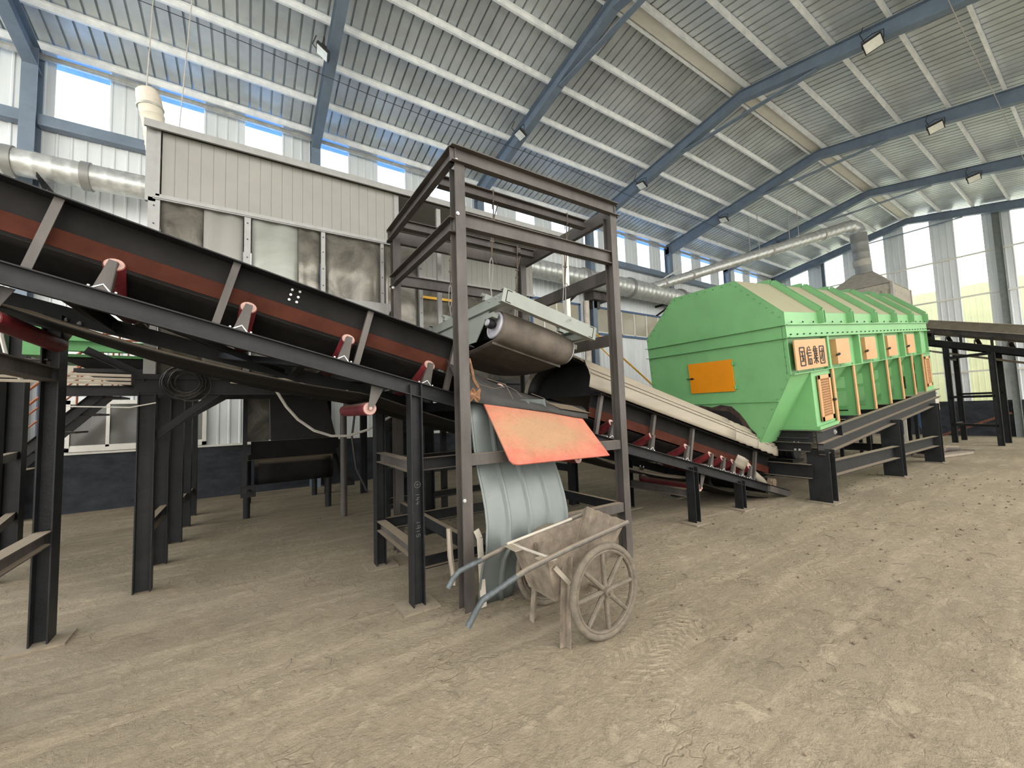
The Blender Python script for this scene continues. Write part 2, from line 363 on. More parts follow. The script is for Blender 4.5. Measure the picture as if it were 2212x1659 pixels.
# far gable
gw=[(8.73,9.54),(7.25,8.05),(5.73,6.45),(4.24,5.03),(2.78,3.53),(1.3,2.06),(-.2,.55)]
b=MB(); edge=-1.6
for a0,a1 in sorted(gw):
    clad(b,edge,a0,1.38,lambda y:zr(y)-.02,XG,'y'); edge=a1
clad(b,edge,YW,1.38,lambda y:zr(y)-.02,XG,'y')
struct(b.build('wall_far','wall'))
for i,(a0,a1) in enumerate(gw):
    p=MB(); clad(p,a0-.02,a1+.02,1.36,lambda y:zr(y)-.02,XG+.03,'y'); struct(p.build('window_%d'%(i+31),'paneg'))
b=MB(); b.bx(XG-.05,XG+.2,-8,YW,0,1.38); struct(b.build('baseboard_far','plinth'))
# outside: the neighbouring building and its yellow-green wall beyond the gable
b=MB(); clad(b,-9,14,0,6.9,29,'y'); o=b.build('neighbour_building_wall','ext'); tag(o,'yellow-green ribbed wall of the neighbouring building, seen through the far gable panes','building')

b=MB(); b.grid([[V((x,y,5.9-.08*(y-12))) for y in (12,30)] for x in (-12,30)]); o=b.build('neighbour_blue_roof','bluesheet'); tag(o,'blue sheet roof of the lower building outside the left windows','building'); o['kind']='structure'
# portal frames
FX=[-3.27,1.3,5.75,10.25,14.8,19.3,23.85]
FN=['nearest the camera on the left edge of the photo','second from the left, behind the sorting booth','third, rising behind the steel gantry','fourth, passing just right of the gantry top','fifth, landing on the wall above the duct branch','sixth, second from the far wall','against the far gable wall']
for i,x in enumerate(FX):
    t=thing('portal_frame','blue-grey steel portal frame, '+FN[i],'portal frame',(x,YW-.15,0),'portal frames of the hall')
    c=MB(); c.sweep((x,YW-.17,0),(x,YW-.17,zr(YW)-.2),I(.26,.2,.014),(0,1,0)); c.build('column','blue',t)
    for y0,y1 in ((YW-.05,YR),(YR,-1.3)):
        r=MB(); h0,h1=(.42,.26) if y0>YR else (.26,.42); rings=[]
        for y,h in ((y0,h0),(y1,h1)):
            zt=zr(y)-.17; rings.append([V((x+a,y,zt+ (b_-h/2))) for a,b_ in I(h,.18,.014)])
        r.loft(rings); r.build('rafter','blue',t)
    hp=MB(); hp.sweep((x,YR+1.6,zr(YR+1.6)-.17-.32),(x,YR-1.6,zr(YR-1.6)-.17-.32),B(.03,.12)); hp.build('haunch_plate','blue',t)
    c=MB(); c.sweep((x,-.95,0),(x,-.95,zr(-.95)-.2),I(.26,.2,.014),(0,1,0)); c.build('column','blue',t)
PY=[10.3,9.45,8.5,7.65,6.78,5.92,5.02,4.62,3.8,2.9,2.0,1.1,.2,-.7]
PN=['at the left eaves','second up from the left eaves','third up from the left eaves','fourth up from the left eaves','fifth up from the left eaves','sixth up from the left eaves','just left of the ridge','just right of the ridge','first down the right slope','second down the right slope','third down the right slope','fourth down the right slope','fifth down the right slope','at the right eaves']
for y,nm in zip(PY,PN):
    b=MB(); b.sweep((X0,y,zr(y)-.09),(XG-.1,y,zr(y)-.09),C(.15,.045,.006,1 if y>YR else -1)); tag(b.build('roof_purlin','purlin'),'galvanised roof purlin '+nm,'purlin','roof purlins')
# blue wall girt + thin girt
for j in range(6):
    b=MB(); b.bx(FX[j]+.1,FX[j+1]-.1,YW-.22,YW-.05,6.9,7.1); tag(b.build('wall_girt','blue'),'blue-grey wall girt under the left windows, bay %s'%['beside the nearest column','behind the booth roof','behind the gantry','right of the gantry','above the duct branch','nearest the far gable'][j],'girt','blue girts of the left wall')
b=MB(); b.bx(X0,FX[0]-.1,YW-.22,YW-.05,6.9,7.1); tag(b.build('wall_girt','blue'),'blue-grey wall girt at the extreme left edge of the photo','girt','blue girts of the left wall')
b=MB(); b.sweep((X0,YW-.12,8.22),(XG,YW-.12,8.22),C(.1,.05,.006)); tag(b.build('window_girt','galv'),'thin galvanised girt crossing the tops of the left wall windows','girt')
for z,nm in ((2.55,'lowest'),(4.1,'second from the floor'),(5.55,'third from the floor'),(7.2,'topmost')):
    b=MB(); b.bx(XG-.12,XG-.06,-1.2,YW-.2,z-.03,z+.03); tag(b.build('gable_girt','white'),'pale thin girt across the far gable wall, '+nm,'girt','gable girts')
t=thing('gable_post','grey-blue steel post against the far gable wall at the right edge','post',(XG-.2,2.4,0)); b=MB(); b.sweep((XG-.2,2.4,0),(XG-.2,2.4,zr(2.4)-.2),I(.2,.16,.012),(0,1,0)); b.build('post','gpost',t)
b=MB(); b.sweep((XG-.3,2.55,.9),(XG-.9,4.3,.05),B(.08,.06)); b.build('brace','rust',t)
t=thing('gable_post','slim grey post against the far gable wall above the green machine','post',(XG-.2,8.0,0)); b=MB(); b.sweep((XG-.2,8.0,0),(XG-.2,8.0,zr(8)-.2),I(.14,.14,.012),(0,1,0)); b.build('post','blue',t)

# floodlights clipped under the rafters
def flood(x,y,lab,s=1):
    z=zr(y)-.17-.36
    t=thing('floodlight','small flat floodlight with pale glass under the '+lab,'floodlight',(x,y,z),'floodlights under the rafters')
    R=Euler((math.radians(12*s),math.radians(32),0)).to_matrix(); c=V((x-.14,y-.02,z-.08))
    b=MB(); b.box(c,(.24,.3,.05),R); b.build('housing','black',t)
    b=MB(); b.box(c+R@V((0,0,-.03)),(.2,.26,.012),R); b.build('lens','lens',t)
    b=MB(); b.box(c+R@V((-.02,0,.05)),(.1,.2,.05),R); b.build('driver_box','black',t)
    b=MB(); b.tube([c+V((0,.16,0)),c+V((0,.17,.16)),c+V((0,0,.2)),c+V((0,-.17,.16)),c+V((0,-.16,0))],.008,6); b.build('bracket','black',t)
    b=MB(); b.tube([c+V((-.05,.1,.05)),c+V((-.16,.14,.2)),c+V((-.1,.1,.36))],.008,6); b.build('cable','black',t)
for x,nm in ((1.3,'second rafter, top centre-left'),(5.75,'third rafter'),(10.25,'fourth rafter, left slope'),(14.8,'fifth rafter, left slope'),(19.3,'sixth rafter, left slope')): flood(x-.05,7.78,nm)
for x,nm in ((10.25,'fourth rafter, right slope'),(14.8,'fifth rafter, right slope'),(19.3,'sixth rafter, right slope')): flood(x-.05,2.27,nm,-1)
# thin wires
def wire(pts,r,name,lab,cat='wire',m='black'): 
    b=MB(); b.tube(pts,r,6); return tag(b.build(name,m,smooth=True),lab,cat)
pts=[(X0+i*(XG-X0)/24,8.2,zr(8.2)-.62-.05*math.sin(i*PI/3)) for i in range(25)]; wire(pts,.006,'overhead_wire','thin black wire strung along the left roof slope')
pts=[(X0+i*(XG-X0)/24,1.2,zr(1.2)-.65-.05*math.sin(i*PI/3)) for i in range(25)]; wire(pts,.006,'overhead_wire','thin wire strung along the right roof slope','wire','greypipe')

# ================================================================ DUCTS
def duct(b,pts,r,rib=.12,amp=.02,n=20):
    """spiral-seamed duct: slightly raised bands along the tube"""
    P=[V(p) for p in pts]; out=[]; rad=[]; tot=0
    rr=r if isinstance(r,(list,tuple)) else [r]*len(P)
    for i in range(len(P)-1):
        d=(P[i+1]-P[i]).length; k=max(1,int(d/rib))
        for j in range(k):
            for f_,am in ((0,0),(.82,0),(.9,amp)):
                t=(j+f_)/k; out.append(P[i].lerp(P[i+1],t)); rad.append((rr[i]*(1-t)+rr[i+1]*t)*(1+am))
    out.append(P[-1]); rad.append(rr[-1]); b.tube(out,rad,n)
t=thing('dust_duct','long galvanised spiral duct running along the left wall','duct',(5,9.75,5.93))
b=MB(); duct(b,[(-7,9.75,5.9),(-1.2,9.75,5.92),(6,9.75,5.92),(12,9.75,5.9),(15.2,9.75,5.88)],[.215,.215,.27,.33,.33],.22,.03); b.build('duct_tube','galv',t,True)
for x,r in ((-3.3,.225),(-2.4,.225),(9.35,.33),(11.6,.345),(14.6,.345)):
    b=MB(); b.tube([(x-.06,9.75,5.91),(x+.06,9.75,5.91)],r*1.08,20); b.build('clamp_band','alu',t,True)
for x in (-2.9,.8,5.2,9.2,13.9):
    b=MB(); b.sweep((x,9.4,5.58),(x,YW-.04,5.58),L(.08,.06)); b.sweep((x,9.45,5.58),(x,YW-.04,5.2),L(.06,.05)); b.build('wall_bracket','steel',t)
t=thing('branch_duct','galvanised branch duct rising across the hall from the wall duct to the far extraction hood','duct',(20.07,5.5,8.3))
b=MB(); duct(b,[(12.9,9.7,6.1),(19.5,5.85,8.3),(19.9,5.6,8.42),(20.1,5.5,8.3),(20.15,5.48,8.1)],[.17,.22,.23,.24,.26],.2,.03); b.build('duct_tube','galv',t,True)
b=MB(); duct(b,[(20.15,5.48,8.1),(20.3,5.45,6.5)],.27,.35,.04); b.build('drop_pipe','alu',t,True)
b=MB(); b.tube([(20.22,5.47,7.05),(20.25,5.46,6.8)],.285,20); b.build('sleeve','greypipe',t,True)
for f_ in (.06,.2,.62,.9):
    p=V((12.9,9.7,6.1)).lerp(V((19.5,5.85,8.3)),f_); q=V((12.9,9.7,6.1)).lerp(V((19.5,5.85,8.3)),f_+.008); b=MB(); b.tube([p,q],.17+.05*f_+.02,18); b.build('clamp_band','greypipe',t,True)
for p in ((16.2,7.8),(17.6,7.0)):
    f_=(p[0]-12.9)/6.6; z=6.1+2.2*f_; y=9.7-3.85*f_
    b=MB(); b.tube([(p[0],y-.1,z),(p[0],y-.1,zr(y)-.05)],.012,6); b.tube([(p[0]+.3,y-.3,z+.1),(p[0]+.3,y-.3,zr(y)-.05)],.012,6); b.build('hanger_rod','greypipe',t)
b=MB(); b.sweep((12.2,10.0,5.75),(14.6,9.6,7.1),B(.05,.05)); tag(b.build('strut_tube','white'),'white slanting tube brace beside the branch duct, above the green machine','tube')
# hood
t=thing('extraction_hood','pale dusty sheet-metal extraction hood behind the far end of the green machine','hood',(20.4,5.4,5))
b=MB(); tp=[V((20.1,5.75,6.5)),V((20.7,5.75,6.5)),V((20.7,5.15,6.5)),V((20.1,5.15,6.5))]; bt=[V((19.3,6.45,5.75)),V((21.5,6.45,5.75)),V((21.5,4.45,5.75)),V((19.3,4.45,5.75))]
b.loft([bt,tp]); b.build('hood_cone','cloth',t)
b=MB(); bt2=[p+V((0,0,-.02)) for p in bt]; bt3=[p+V((0,0,-.25)) for p in bt]
for i in range(4): b.add([bt2[i],bt2[(i+1)%4],bt3[(i+1)%4],bt3[i]],[[0,1,2,3]])
b.build('hood_skirt','cloth',t,solid=.01)
b=MB(); 
for (x,y,dx,dy) in ((19.3,4.45,2.2,0),(19.3,4.45,0,2.0),(21.5,4.45,0,2.0)):
    rows=[]
    for z in (5.5,4.6,3.7): rows.append([V((x+dx*k/24+.03*math.sin(k*1.9),y+dy*k/24+.03*math.sin(k*2.3),z)) for k in range(25)])
    b.grid(rows)
b.build('strip_curtain','cloth',t,solid=.006)
for x,y in ((19.3,4.45),(21.5,4.45),(19.3,6.45),(21.5,6.45)):
    b=MB(); b.sweep((x,y,0),(x,y,5.75),B(.08,.08),(0,1,0)); b.build('hood_leg','greypipe',t)
# ================================================================ MAIN BELT CONVEYOR
TH=math.atan(.2706); CT,ST=math.cos(TH),math.sin(TH); ZC=2.144
def K(X,y,w=0.):   # X along floor, y across, w up, square to the belt
    u=X/CT; return V((u*CT+w*ST,y,ZC-u*ST+w*CT))
nrm=V((ST,0,CT)); dr=V((CT,0,-ST))
YN,YF=3.3,4.4; XS,XE=-4.6,7.6
t=thing('belt_conveyor','long black belt conveyor climbing leftward from the green machine through the steel gantry','conveyor',(1.15,3.85,0)); CV=t
for y,s in ((YN,-1),(YF,1)):
    b=MB(); b.sweep(K(XS,y,-.06),K(XE,y,-.06),[(a*(-s)*-1,c) for a,c in C(.12,.055,.008,1)] if 0 else C(.12,.055,.008,-1 if s>0 else 1),nrm); b.build('side_channel','steel',t)
# skirts: plate + top flange
for y,s in ((YN+.10,-1),(YF-.10,1)):
    for (xa,xb) in ((XS,1.62),(3.18,7.15)):
        b=MB(); b.sweep(K(xa,y,.37),K(xb,y,.37),B(.19,.006),nrm); b.build('skirt_plate','skirt',t)
        b=MB(); b.box(K((xa+xb)/2,y+s*.055,.464),((xb-xa)/CT,.13,.008),Matrix.Rotation(TH,3,'Y')); b.build('skirt_flange','steel',t)
        b=MB(); b.sweep(K(xa,y+s*.008,.245),K(xb,y+s*.008,.245),B(.11,.012),nrm); b.build('rubber_skirt','brown',t)
# struts
for X in (-3.6,-2.35,-1.07,-.21,.69,1.45,3.26,4.18,4.98,6.6):
    for y,s in ((YN,-1),(YF,1)):
        b=MB(); b.sweep(K(X,y+(.02 if s<0 else -.02),0),K(X,y+(.02 if s<0 else -.02),.46),L(.045,.045,.006,1 if s<0 else -1,1),dr); b.build('skirt_strut','steel2',t)
# belt (trough) and return belt
def trough(y): 
    d=abs(y-3.85); return .045 if d<.2 else .045+(d-.2)*.62
yy=[3.45+.8*k/16 for k in range(17)]
b=MB(); b.grid([[K(X,y,trough(y)+.012) for y in yy] for X in [XS+(XE-.3-XS)*i/30 for i in range(30)]+[7.25]]); b.build('carry_belt','belt',t,True,.012)
def sag(X):
    s=0
    for a,c in ((-4.6,-1.11),(-1.11,.9),(.9,3.1),(3.1,5.2),(5.2,7.3)):
        if a<=X<=c: q=(X-a)/(c-a); s=-.10*4*q*(1-q)
    return -.20+s*.6
b=MB(); b.grid([[K(X,3.4+.9*k/8,sag(X)+.02*math.sin(k*1.3+X*1.1)) for k in range(9)] for X in [XS+(7.2-XS)*i/70 for i in range(71)]]); b.build('return_belt','belt',t,True,.012)
# idler stations
def idler(X,full=True):
    for s,y,yc in ((-1,YN,3.66),(1,YF,4.04)):
        b=MB(); pts0=K(X,y,.0); pts1=K(X,y+.005*s,.19)
        # tapered channel bracket leaning square to the belt
        for e in (-1,1):
            b.add([K(X,y+.01,0)+dr*e*.04,K(X,y+.045,0)+dr*e*.04,K(X,y+.035,.2)+dr*e*.018,K(X,y,.2)+dr*e*.018],[[0,1,2,3]])
        b.add([K(X,y+.01,0)+dr*.04,K(X,y+.01,0)-dr*.04,K(X,y,.2)-dr*.018,K(X,y,.2)+dr*.018],[[0,1,2,3]])
        b.build('idler_bracket','steel2',t,solid=.006)
        e0=K(X,y+(.04 if s<0 else -.04),.185); e1=K(X,yc,.0)
        b=MB(); b.tube([e0,e1],.052,16); r=b.build('carry_roller','red',t,True)
        b=MB(); b.tube([e0,e0+(e0-e1).normalized()*.006],.047,16); b.tube([e0,e0+(e0-e1).normalized()*.03],.012,8); b.build('roller_cap','cap',r)
    b=MB(); b.tube([K(X,3.67,-.005),K(X,4.03,-.005)],.05,14); b.build('carry_roller','red',t,True)
    b=MB(); b.sweep(K(X,YN,.005),K(X,YF,.005),[(-.05,0),(-.045,-.006),(0,.035),(.045,-.006),(.05,0),(0,.042)],nrm); b.build('cross_angle','galv',t)
    for s in (-1,1):
        bolt_mesh(t,K(X,YN+.02,.0)+dr*s*.062,nrm,.013,.012)
for X in (-3.0,-1.9,-.74,-.05,.61,1.28,2.0,2.75,3.5,4.2,4.9,5.45,5.75,6.02,6.25,6.47): idler(X)
# return rollers with hanging brackets
for X in (-1.11,.9,3.1,5.3):
    b=MB(); b.tube([K(X,3.36,-.3),K(X,4.34,-.3)],.055,16); r=b.build('return_roller','red',t,True)
    b=MB(); b.tube([K(X,3.35,-.3),K(X,3.357,-.3)],.05,16); b.tube([K(X,3.32,-.3),K(X,3.36,-.3)],.014,8); b.build('roller_cap','cap',r)
    for y in (3.33,4.37):
        b=MB(); b.prism([K(X,y,-.12)+dr*.06,K(X,y,-.12)-dr*.04,K(X,y,-.31)-dr*.018,K(X,y,-.31)+dr*.018],(0,.007,0)); b.build('roller_hanger','steel2',t)
        for e in (-.03,.05): bolt_mesh(t,K(X,y+.005,-.112)+dr*e,nrm,.014,.014)
# cross members
for X in (-2.4,-.9,.35,1.7,2.9,4.4,5.9):
    b=MB(); b.sweep(K(X,YN+.01,-.06),K(X,YF-.01,-.06),C(.09,.05,.006),nrm); b.build('cross_member','steel',t)
for X,X2 in ((-.55,.3),(.45,-.2)): 
    b=MB(); b.sweep(K(X,YN+.05,-.1),K(X2,YF-.05,-.1),L(.05,.05),nrm); b.build('plan_brace','steel',t)
# splice bolts on the skirt
for k,(dx,dw) in enumerate([(0,.44),(.05,.445),(0,.40),(.05,.40),(0,.36),(.05,.36)]):
    bolt_mesh(t,K(.16+dx+ .0,YN+.095,dw-.01),(0,-1,0),.010,.008)
# tail: pulley, bearing, end plates, flared rubber
b=MB(); b.tube([K(7.15,3.42,.0),K(7.15,4.28,.0)],.13,24); b.build('tail_pulley','belt',t,True)
for y in (3.33,4.37):
    b=MB(); b.tube([K(7.15,y-.05,.06),K(7.15,y+.04,.06)],.06,16); b.box(K(7.15,y,.015),(.2,.06,.03),Matrix.Rotation(TH,3,'Y')); b.build('bearing_block','clod',t,True)
b=MB(); b.grid([[K(6.45+.25*i,3.36+.02*math.sin(i*2+j),.28-.10*i-.0*j) + V((0,.02*j,-.06*j)) for j in range(3)] for i in range(4)]); b.build('tail_rubber','coverdust',t,True,.008)
b=MB(); b.grid([[K(6.0+.13*i,3.26-.03*math.sin(i*1.2)+.02*j,.30-.02*i-.055*j) for j in range(4)] for i in range(3)]); b.build('loose_flap','coverdust',t,True,.006)
b=MB(); b.box(K(7.3,3.28,-.06),(.7,.05,.09),Matrix.Rotation(TH,3,'Y')); b.build('take_up_frame','steel2',t)
# support bents
def post(b,x,y,z1,h=.1,w_=.1,sw=False): 
    b.sweep((x,y,0),(x,y,z1),I(h,w_,.009),(1,0,0) if sw else (0,1,0))
def bent(x,xt,z1,ties,part_near=True,plate=True,hh=.12):
    for y in (YN+.0,YF):
        b=MB(); post(b,x,y,z1,.10,hh,True); o=b.build('support_post','steel',t)
        if plate and not (x<0 and y<4): b=MB(); b.box((x,y,.008),(.3,.26,.016)); b.build('base_plate','plate',o)
    for z in ties:
        b=MB(); b.sweep((x,YN+.05,z),(x,YF-.05,z),I(.1,.09,.009)); b.build('cross_tie','steel2',t)
bent(1.17,1.17,1.80,(1.12,.42))
bent(-1.22,0,2.38,(.75,1.93),True,True,.16)
bent(4.98,0,.74,(.38,)); bent(6.14,0,.42,())
# second bent of the pair near the gantry with braces
for x in (2.3,):
    for y in (YN+.35,YF+.3):
        b=MB(); post(b,x,y,1.42,.1,.1); b.build('support_post','steel',t)
for z in (1.05,.42):
    b=MB(); b.sweep((1.22,YF,z),(3.3,YF,z),C(.12,.05,.008)); b.build('long_tie','steel',t)
for y,z in ((3.42,1.12),(3.42,.3)):
    b=MB(); b.sweep((1.22,y,z),(3.3,y,z),C(.11,.05,.008)); b.build('long_tie','steel',t)
# chalk on near post
SEG={'1':[(0.5,0,.5,1)],'9':[(0,.5,1,.5),(0,.5,0,1),(0,1,1,1),(1,0,1,1)],'5':[(1,1,0,1),(0,1,0,.55),(0,.55,1,.5),(1,.5,1,.1),(1,.1,0,0)],'7':[(0,1,1,1),(1,1,.4,0)],'4':[(.1,1,0,.4),(0,.4,1,.4),(.7,.8,.7,0)]}
def chalk(txt,zc):
    b=MB()
    for i,ch in enumerate(txt):
        for x0,y0,x1,y1 in SEG[ch]:
            f=lambda x,y:V((1.15+.03*y,3.2385,zc+(len(txt)/2-i)*.034-.022*x))
            b.tube([f(x0,y0),f(x1,y1)],.0016,4)
    b.build('chalk_writing','chalk',t)
chalk('144',.86); chalk('1915',.62)
b=MB(); b.ring((1.165,3.2385,.98),(0,1,0),.025,.0015,20,4); b.tube([(1.15,3.2385,.98),(1.18,3.2385,.98)],.0012,4); b.tube([(1.165,3.2385,.965),(1.165,3.2385,.995)],.0012,4); b.build('chalk_circle','chalk',t)

# cover sheets over the lower run
def cover(xa,xb,lab,mt,dent=0.,hh=.42,n=10):
    b=MB(); prof=[]
    for k in range(49):
        a=PI*k/48; y=3.85-.62*math.cos(a); w_=.475+hh*math.sin(a)**.8; w_+= .03 if k%8 in (2,3) else 0; prof.append((y,w_))
    rows=[]
    for i in range(n+1):
        X=xa+(xb-xa)*i/n; rows.append([K(X,y,w_+dent*math.sin(i*2.1+k*.4)*.012) for k,(y,w_) in enumerate(prof)])
    b.grid(rows)
    for k in (5,7,12,14,20,22,28,34,41):
        y,w_=prof[k]; ny=V((0,-math.cos(PI*k/48),math.sin(PI*k/48)))
        b.sweep(K(xa+.01,y,w_)+ny*.008,K(xb-.01,y,w_)+ny*.008,B(.016,.016 if k in (5,7,12,14,20,22) else .03),ny)
    o=b.build('conveyor_cover',mt,None,True,.008); return tag(o,lab,'cover','arched cover sheets on the conveyor')
cover(2.99,5.85,'long arched dusty cover sheet over the belt conveyor right of the gantry','coverdust')
cover(5.86,6.5,'short dented arched cover sheet next below the long one','coverdust',.6,.40)
cover(6.48,7.1,'lowest dented arched cover sheet, tucked under the green hopper','coverdust',.9,.36)
# black rubber hood mouth (inner lining ring at the open end of the cover)
b=MB(); rows=[]
for X in (3.03,3.15,3.25): rows.append([K(X,3.85-.595*math.cos(PI*k/20),.46+.41*math.sin(PI*k/20)**.8) for k in range(21)])
b.grid(rows); tag(b.build('mouth_curtain','dark',None,True,.01),'black arched rubber mouth at the open upper end of the conveyor cover','curtain')
b=MB(); rows=[[K(3.2,3.85-.598*math.cos(PI*k/20),.44+f_*.41*math.sin(PI*k/20)**.8) for k in range(21)] for f_ in (1,.0)]; b.grid(rows); tag(b.build('mouth_shade','dark',None,False,.006),'black sheet standing in for the shade inside the conveyor cover mouth','curtain')  # flat black sheet paints the dark interior of the cover
# ================================================================ STEEL GANTRY
t=thing('steel_gantry','tall open dark steel gantry frame straddling the conveyor, carrying the hanging magnet','gantry',(2.4,3.85,0))
GX0,GX1,GY0,GY1=1.47,3.31,3.0,4.72
for x,s in ((GX0,1),(GX1,-1)):
    for y,sy_ in ((GY0,1),(GY1,-1)):
        b=MB(); b.sweep((x,y,0),(x,y,3.64),I(.11,.09,.008),(0,1,0)); b.build('post','steel2',t)
for y,s in ((GY0-.03,-1),(GY1+.03,1)):
    b=MB(); b.sweep((GX0-.08,y,3.71),(GX1+.06,y,3.71),C(.14,.06,.009,1 if s<0 else -1)); b.build('top_beam','steel2',t)
    b=MB(); b.sweep((GX0,y-s*.02,3.17),(GX1,y-s*.02,3.17),I(.13,.07,.008)); b.build('brace_beam','steel2',t)
for x,s in ((GX0-.03,-1),(GX1+.03,1)):
    b=MB(); b.sweep((x,GY0-.05,3.71),(x,GY1+.05,3.71),C(.14,.06,.009,-1 if s<0 else 1)); b.build('top_beam','steel2',t)
b=MB(); b.sweep((GX0-.02,GY0,3.13),(GX0-.02,GY1,3.13),C(.13,.06,.008,-1)); b.build('brace_beam','steel2',t)
for z,h in ((3.02,.14),(2.30,.12)):
    b=MB(); b.sweep((GX1+.02,GY0,z),(GX1+.02,GY1,z),C(h,.06,.008,1)); b.build('brace_beam','steel2',t)
for y in (3.40,4.42):
    b=MB(); b.sweep((GX0,y,3.72),(GX1,y,3.72),I(.1,.08,.008)); b.build('hanging_beam','steel2',t)
for z in (1.17,.53):
    b=MB(); b.sweep((GX0+.05,2.99,z),(GX1-.05,2.99,z),B(.09,.07)); b.build('lower_tie','steel2',t)
for z in (.5,):
    for x in (GX0,GX1):
        b=MB(); b.sweep((x,GY0,z),(x,GY1,z),C(.1,.05,.008)); b.build('lower_tie','steel',t)
b=MB(); b.sweep((GX0,GY1,.95),(GX1,GY1,.95),C(.1,.05,.008)); b.build('lower_tie','steel',t)
for z in (3.2,.86,3.66): bolt_mesh(t,(GX0-.03,2.946,z),(0,-1,0),.016,.01)
bolt_mesh(t,(GX0-.05,4.66,3.05),(-.3,-1,0),.018,.01)

# ================================================================ OVERBAND MAGNET
MT=math.atan(.245); mc,ms=math.cos(MT),math.sin(MT); O=V((2.54,3.12,2.49))
def G(a,y,w): return V((O.x+a*mc+w*ms,y,O.z-a*ms+w*mc))   # a along belt direction of the conveyor, w up
RM=Matrix.Rotation(MT,3,'Y')
t=thing('magnetic_separator','grey-green belt magnet with rubber-covered drum, hung inside the steel gantry','magnet',(2.54,3.9,2.2)); MG=t
for y,s in ((3.10,1),(4.95,-1)):
    b=MB(); b.sweep(G(-.6,y,0),G(.6,y,0),C(.135,.06,.008,-1 if s>0 else 1),RM@V((0,0,1))); b.build('end_beam','magbody',t)
for a,s in ((-.56,1),(.56,-1)):
    b=MB(); b.sweep(G(a,3.1,0),G(a,4.95,0),C(.12,.06,.008,s),RM@V((0,0,1))); b.build('side_beam','magbody',t)
# drums and belt loop
yd0,yd1,R_=3.40,4.72,.145; wd=-.20
for yd in (yd0,yd1):
    b=MB(); b.tube([G(-.46,yd,wd),G(.46,yd,wd)],R_-.012,28); d_=b.build('drum','drumend',t,True)
    for a,s in ((-.46,-1),(.46,1)):
        b=MB(); b.ring(G(a+s*.004,yd,wd),G(1,0,0)-G(0,0,0),R_-.02,.014,32,8); b.build('drum_rim','drumend',d_,True)
        b=MB(); b.tube([G(a,yd,wd),G(a+s*.09,yd,wd)],.025,12); b.tube([G(a+s*.03,yd,wd),G(a+s*.085,yd,wd)],.05,16); b.build('bearing','dark',t,True)
        b=MB(); b.tube([G(a+s*.085,yd,wd),G(a+s*.10,yd,wd)],.034,14); b.build('bearing_cap','drumend',t,True)
        b=MB(); b.box(G(a+s*.06,yd,wd+.07),(.06,.16,.05),RM); b.build('bearing_housing','magbody',t)
loop=[]
for k in range(13): an=PI/2+PI*k/12; loop.append((yd0+R_*math.cos(an),wd+R_*math.sin(an)))
for k in range(1,12): f_=k/12; loop.append((yd0+(yd1-yd0)*f_,wd-R_-.05*math.sin(PI*f_)))
for k in range(13): an=-PI/2+PI*k/12; loop.append((yd1+R_*math.cos(an),wd+R_*math.sin(an)))
for k in range(1,12): f_=k/12; loop.append((yd1+(yd0-yd1)*f_,wd+R_))
rings=[]
for i in range(15):
    a=-.45+.9*i/14; cr=.012*(1-(a/.45)**4)
    ring_=[]
    for (y,w_) in loop:
        c_=V((0,y-(yd0+yd1)/2,w_-wd)); n_=c_.normalized(); ring_.append(G(a,y+ (cr if y<yd0 else -cr if y>yd1 else 0)*-1,w_+(cr if w_>wd else -cr)))
    rings.append(ring_)
b=MB(); n_=len(loop)
b.add([p for r in rings for p in r],[[i*n_+j,i*n_+(j+1)%n_,(i+1)*n_+(j+1)%n_,(i+1)*n_+j] for i in range(14) for j in range(n_)])
b.build('magnet_belt','magbelt',t,True,.008)
b=MB(); b.sweep(G(-.44,yd0+.03,wd-R_-.02),G(.44,yd0+.03,wd-R_-.02),B(.03,.012),RM@V((0,0,1))); b.build('belt_cleat','magbelt',t)
b=MB(); b.box(G(0,4.06,wd),(.86,.95,.2),RM); b.build('magnet_block','dark',t)
b=MB(); b.prism([G(-.53,3.45,-.06),G(-.53,4.7,-.06),G(-.53,4.7,-.36),G(-.53,3.62,-.36)],(.01,0,0)); b.build('side_plate','magbody',t)
b=MB(); b.prism([G(.53,3.45,-.06),G(.53,4.7,-.06),G(.53,4.7,-.3),G(.53,3.62,-.3)],(-.01,0,0)); b.build('side_plate','magbody',t)
for a,y in ((-.5,3.55),(.5,3.55),(-.5,4.55),(.5,4.55)):
    b=MB(); b.box(G(a,y,.10),(.14,.05,.07),RM); b.tube([G(a-.1,y,.12),G(a+.1,y,.12)],.02,8); b.build('lifting_lug','magbody',t)
for a,y in ((-.47,3.28),(-.47,3.22),(-.47,3.42),(.3,3.07)): bolt_mesh(t,G(a-.09,y,.02),G(-1,0,0)-G(0,0,0),.012,.012)
b=MB(); b.tube([G(-.45,4.5,.1),G(-.45,4.5,.24)],.04,14); b.build('motor_cap','dark',t,True)
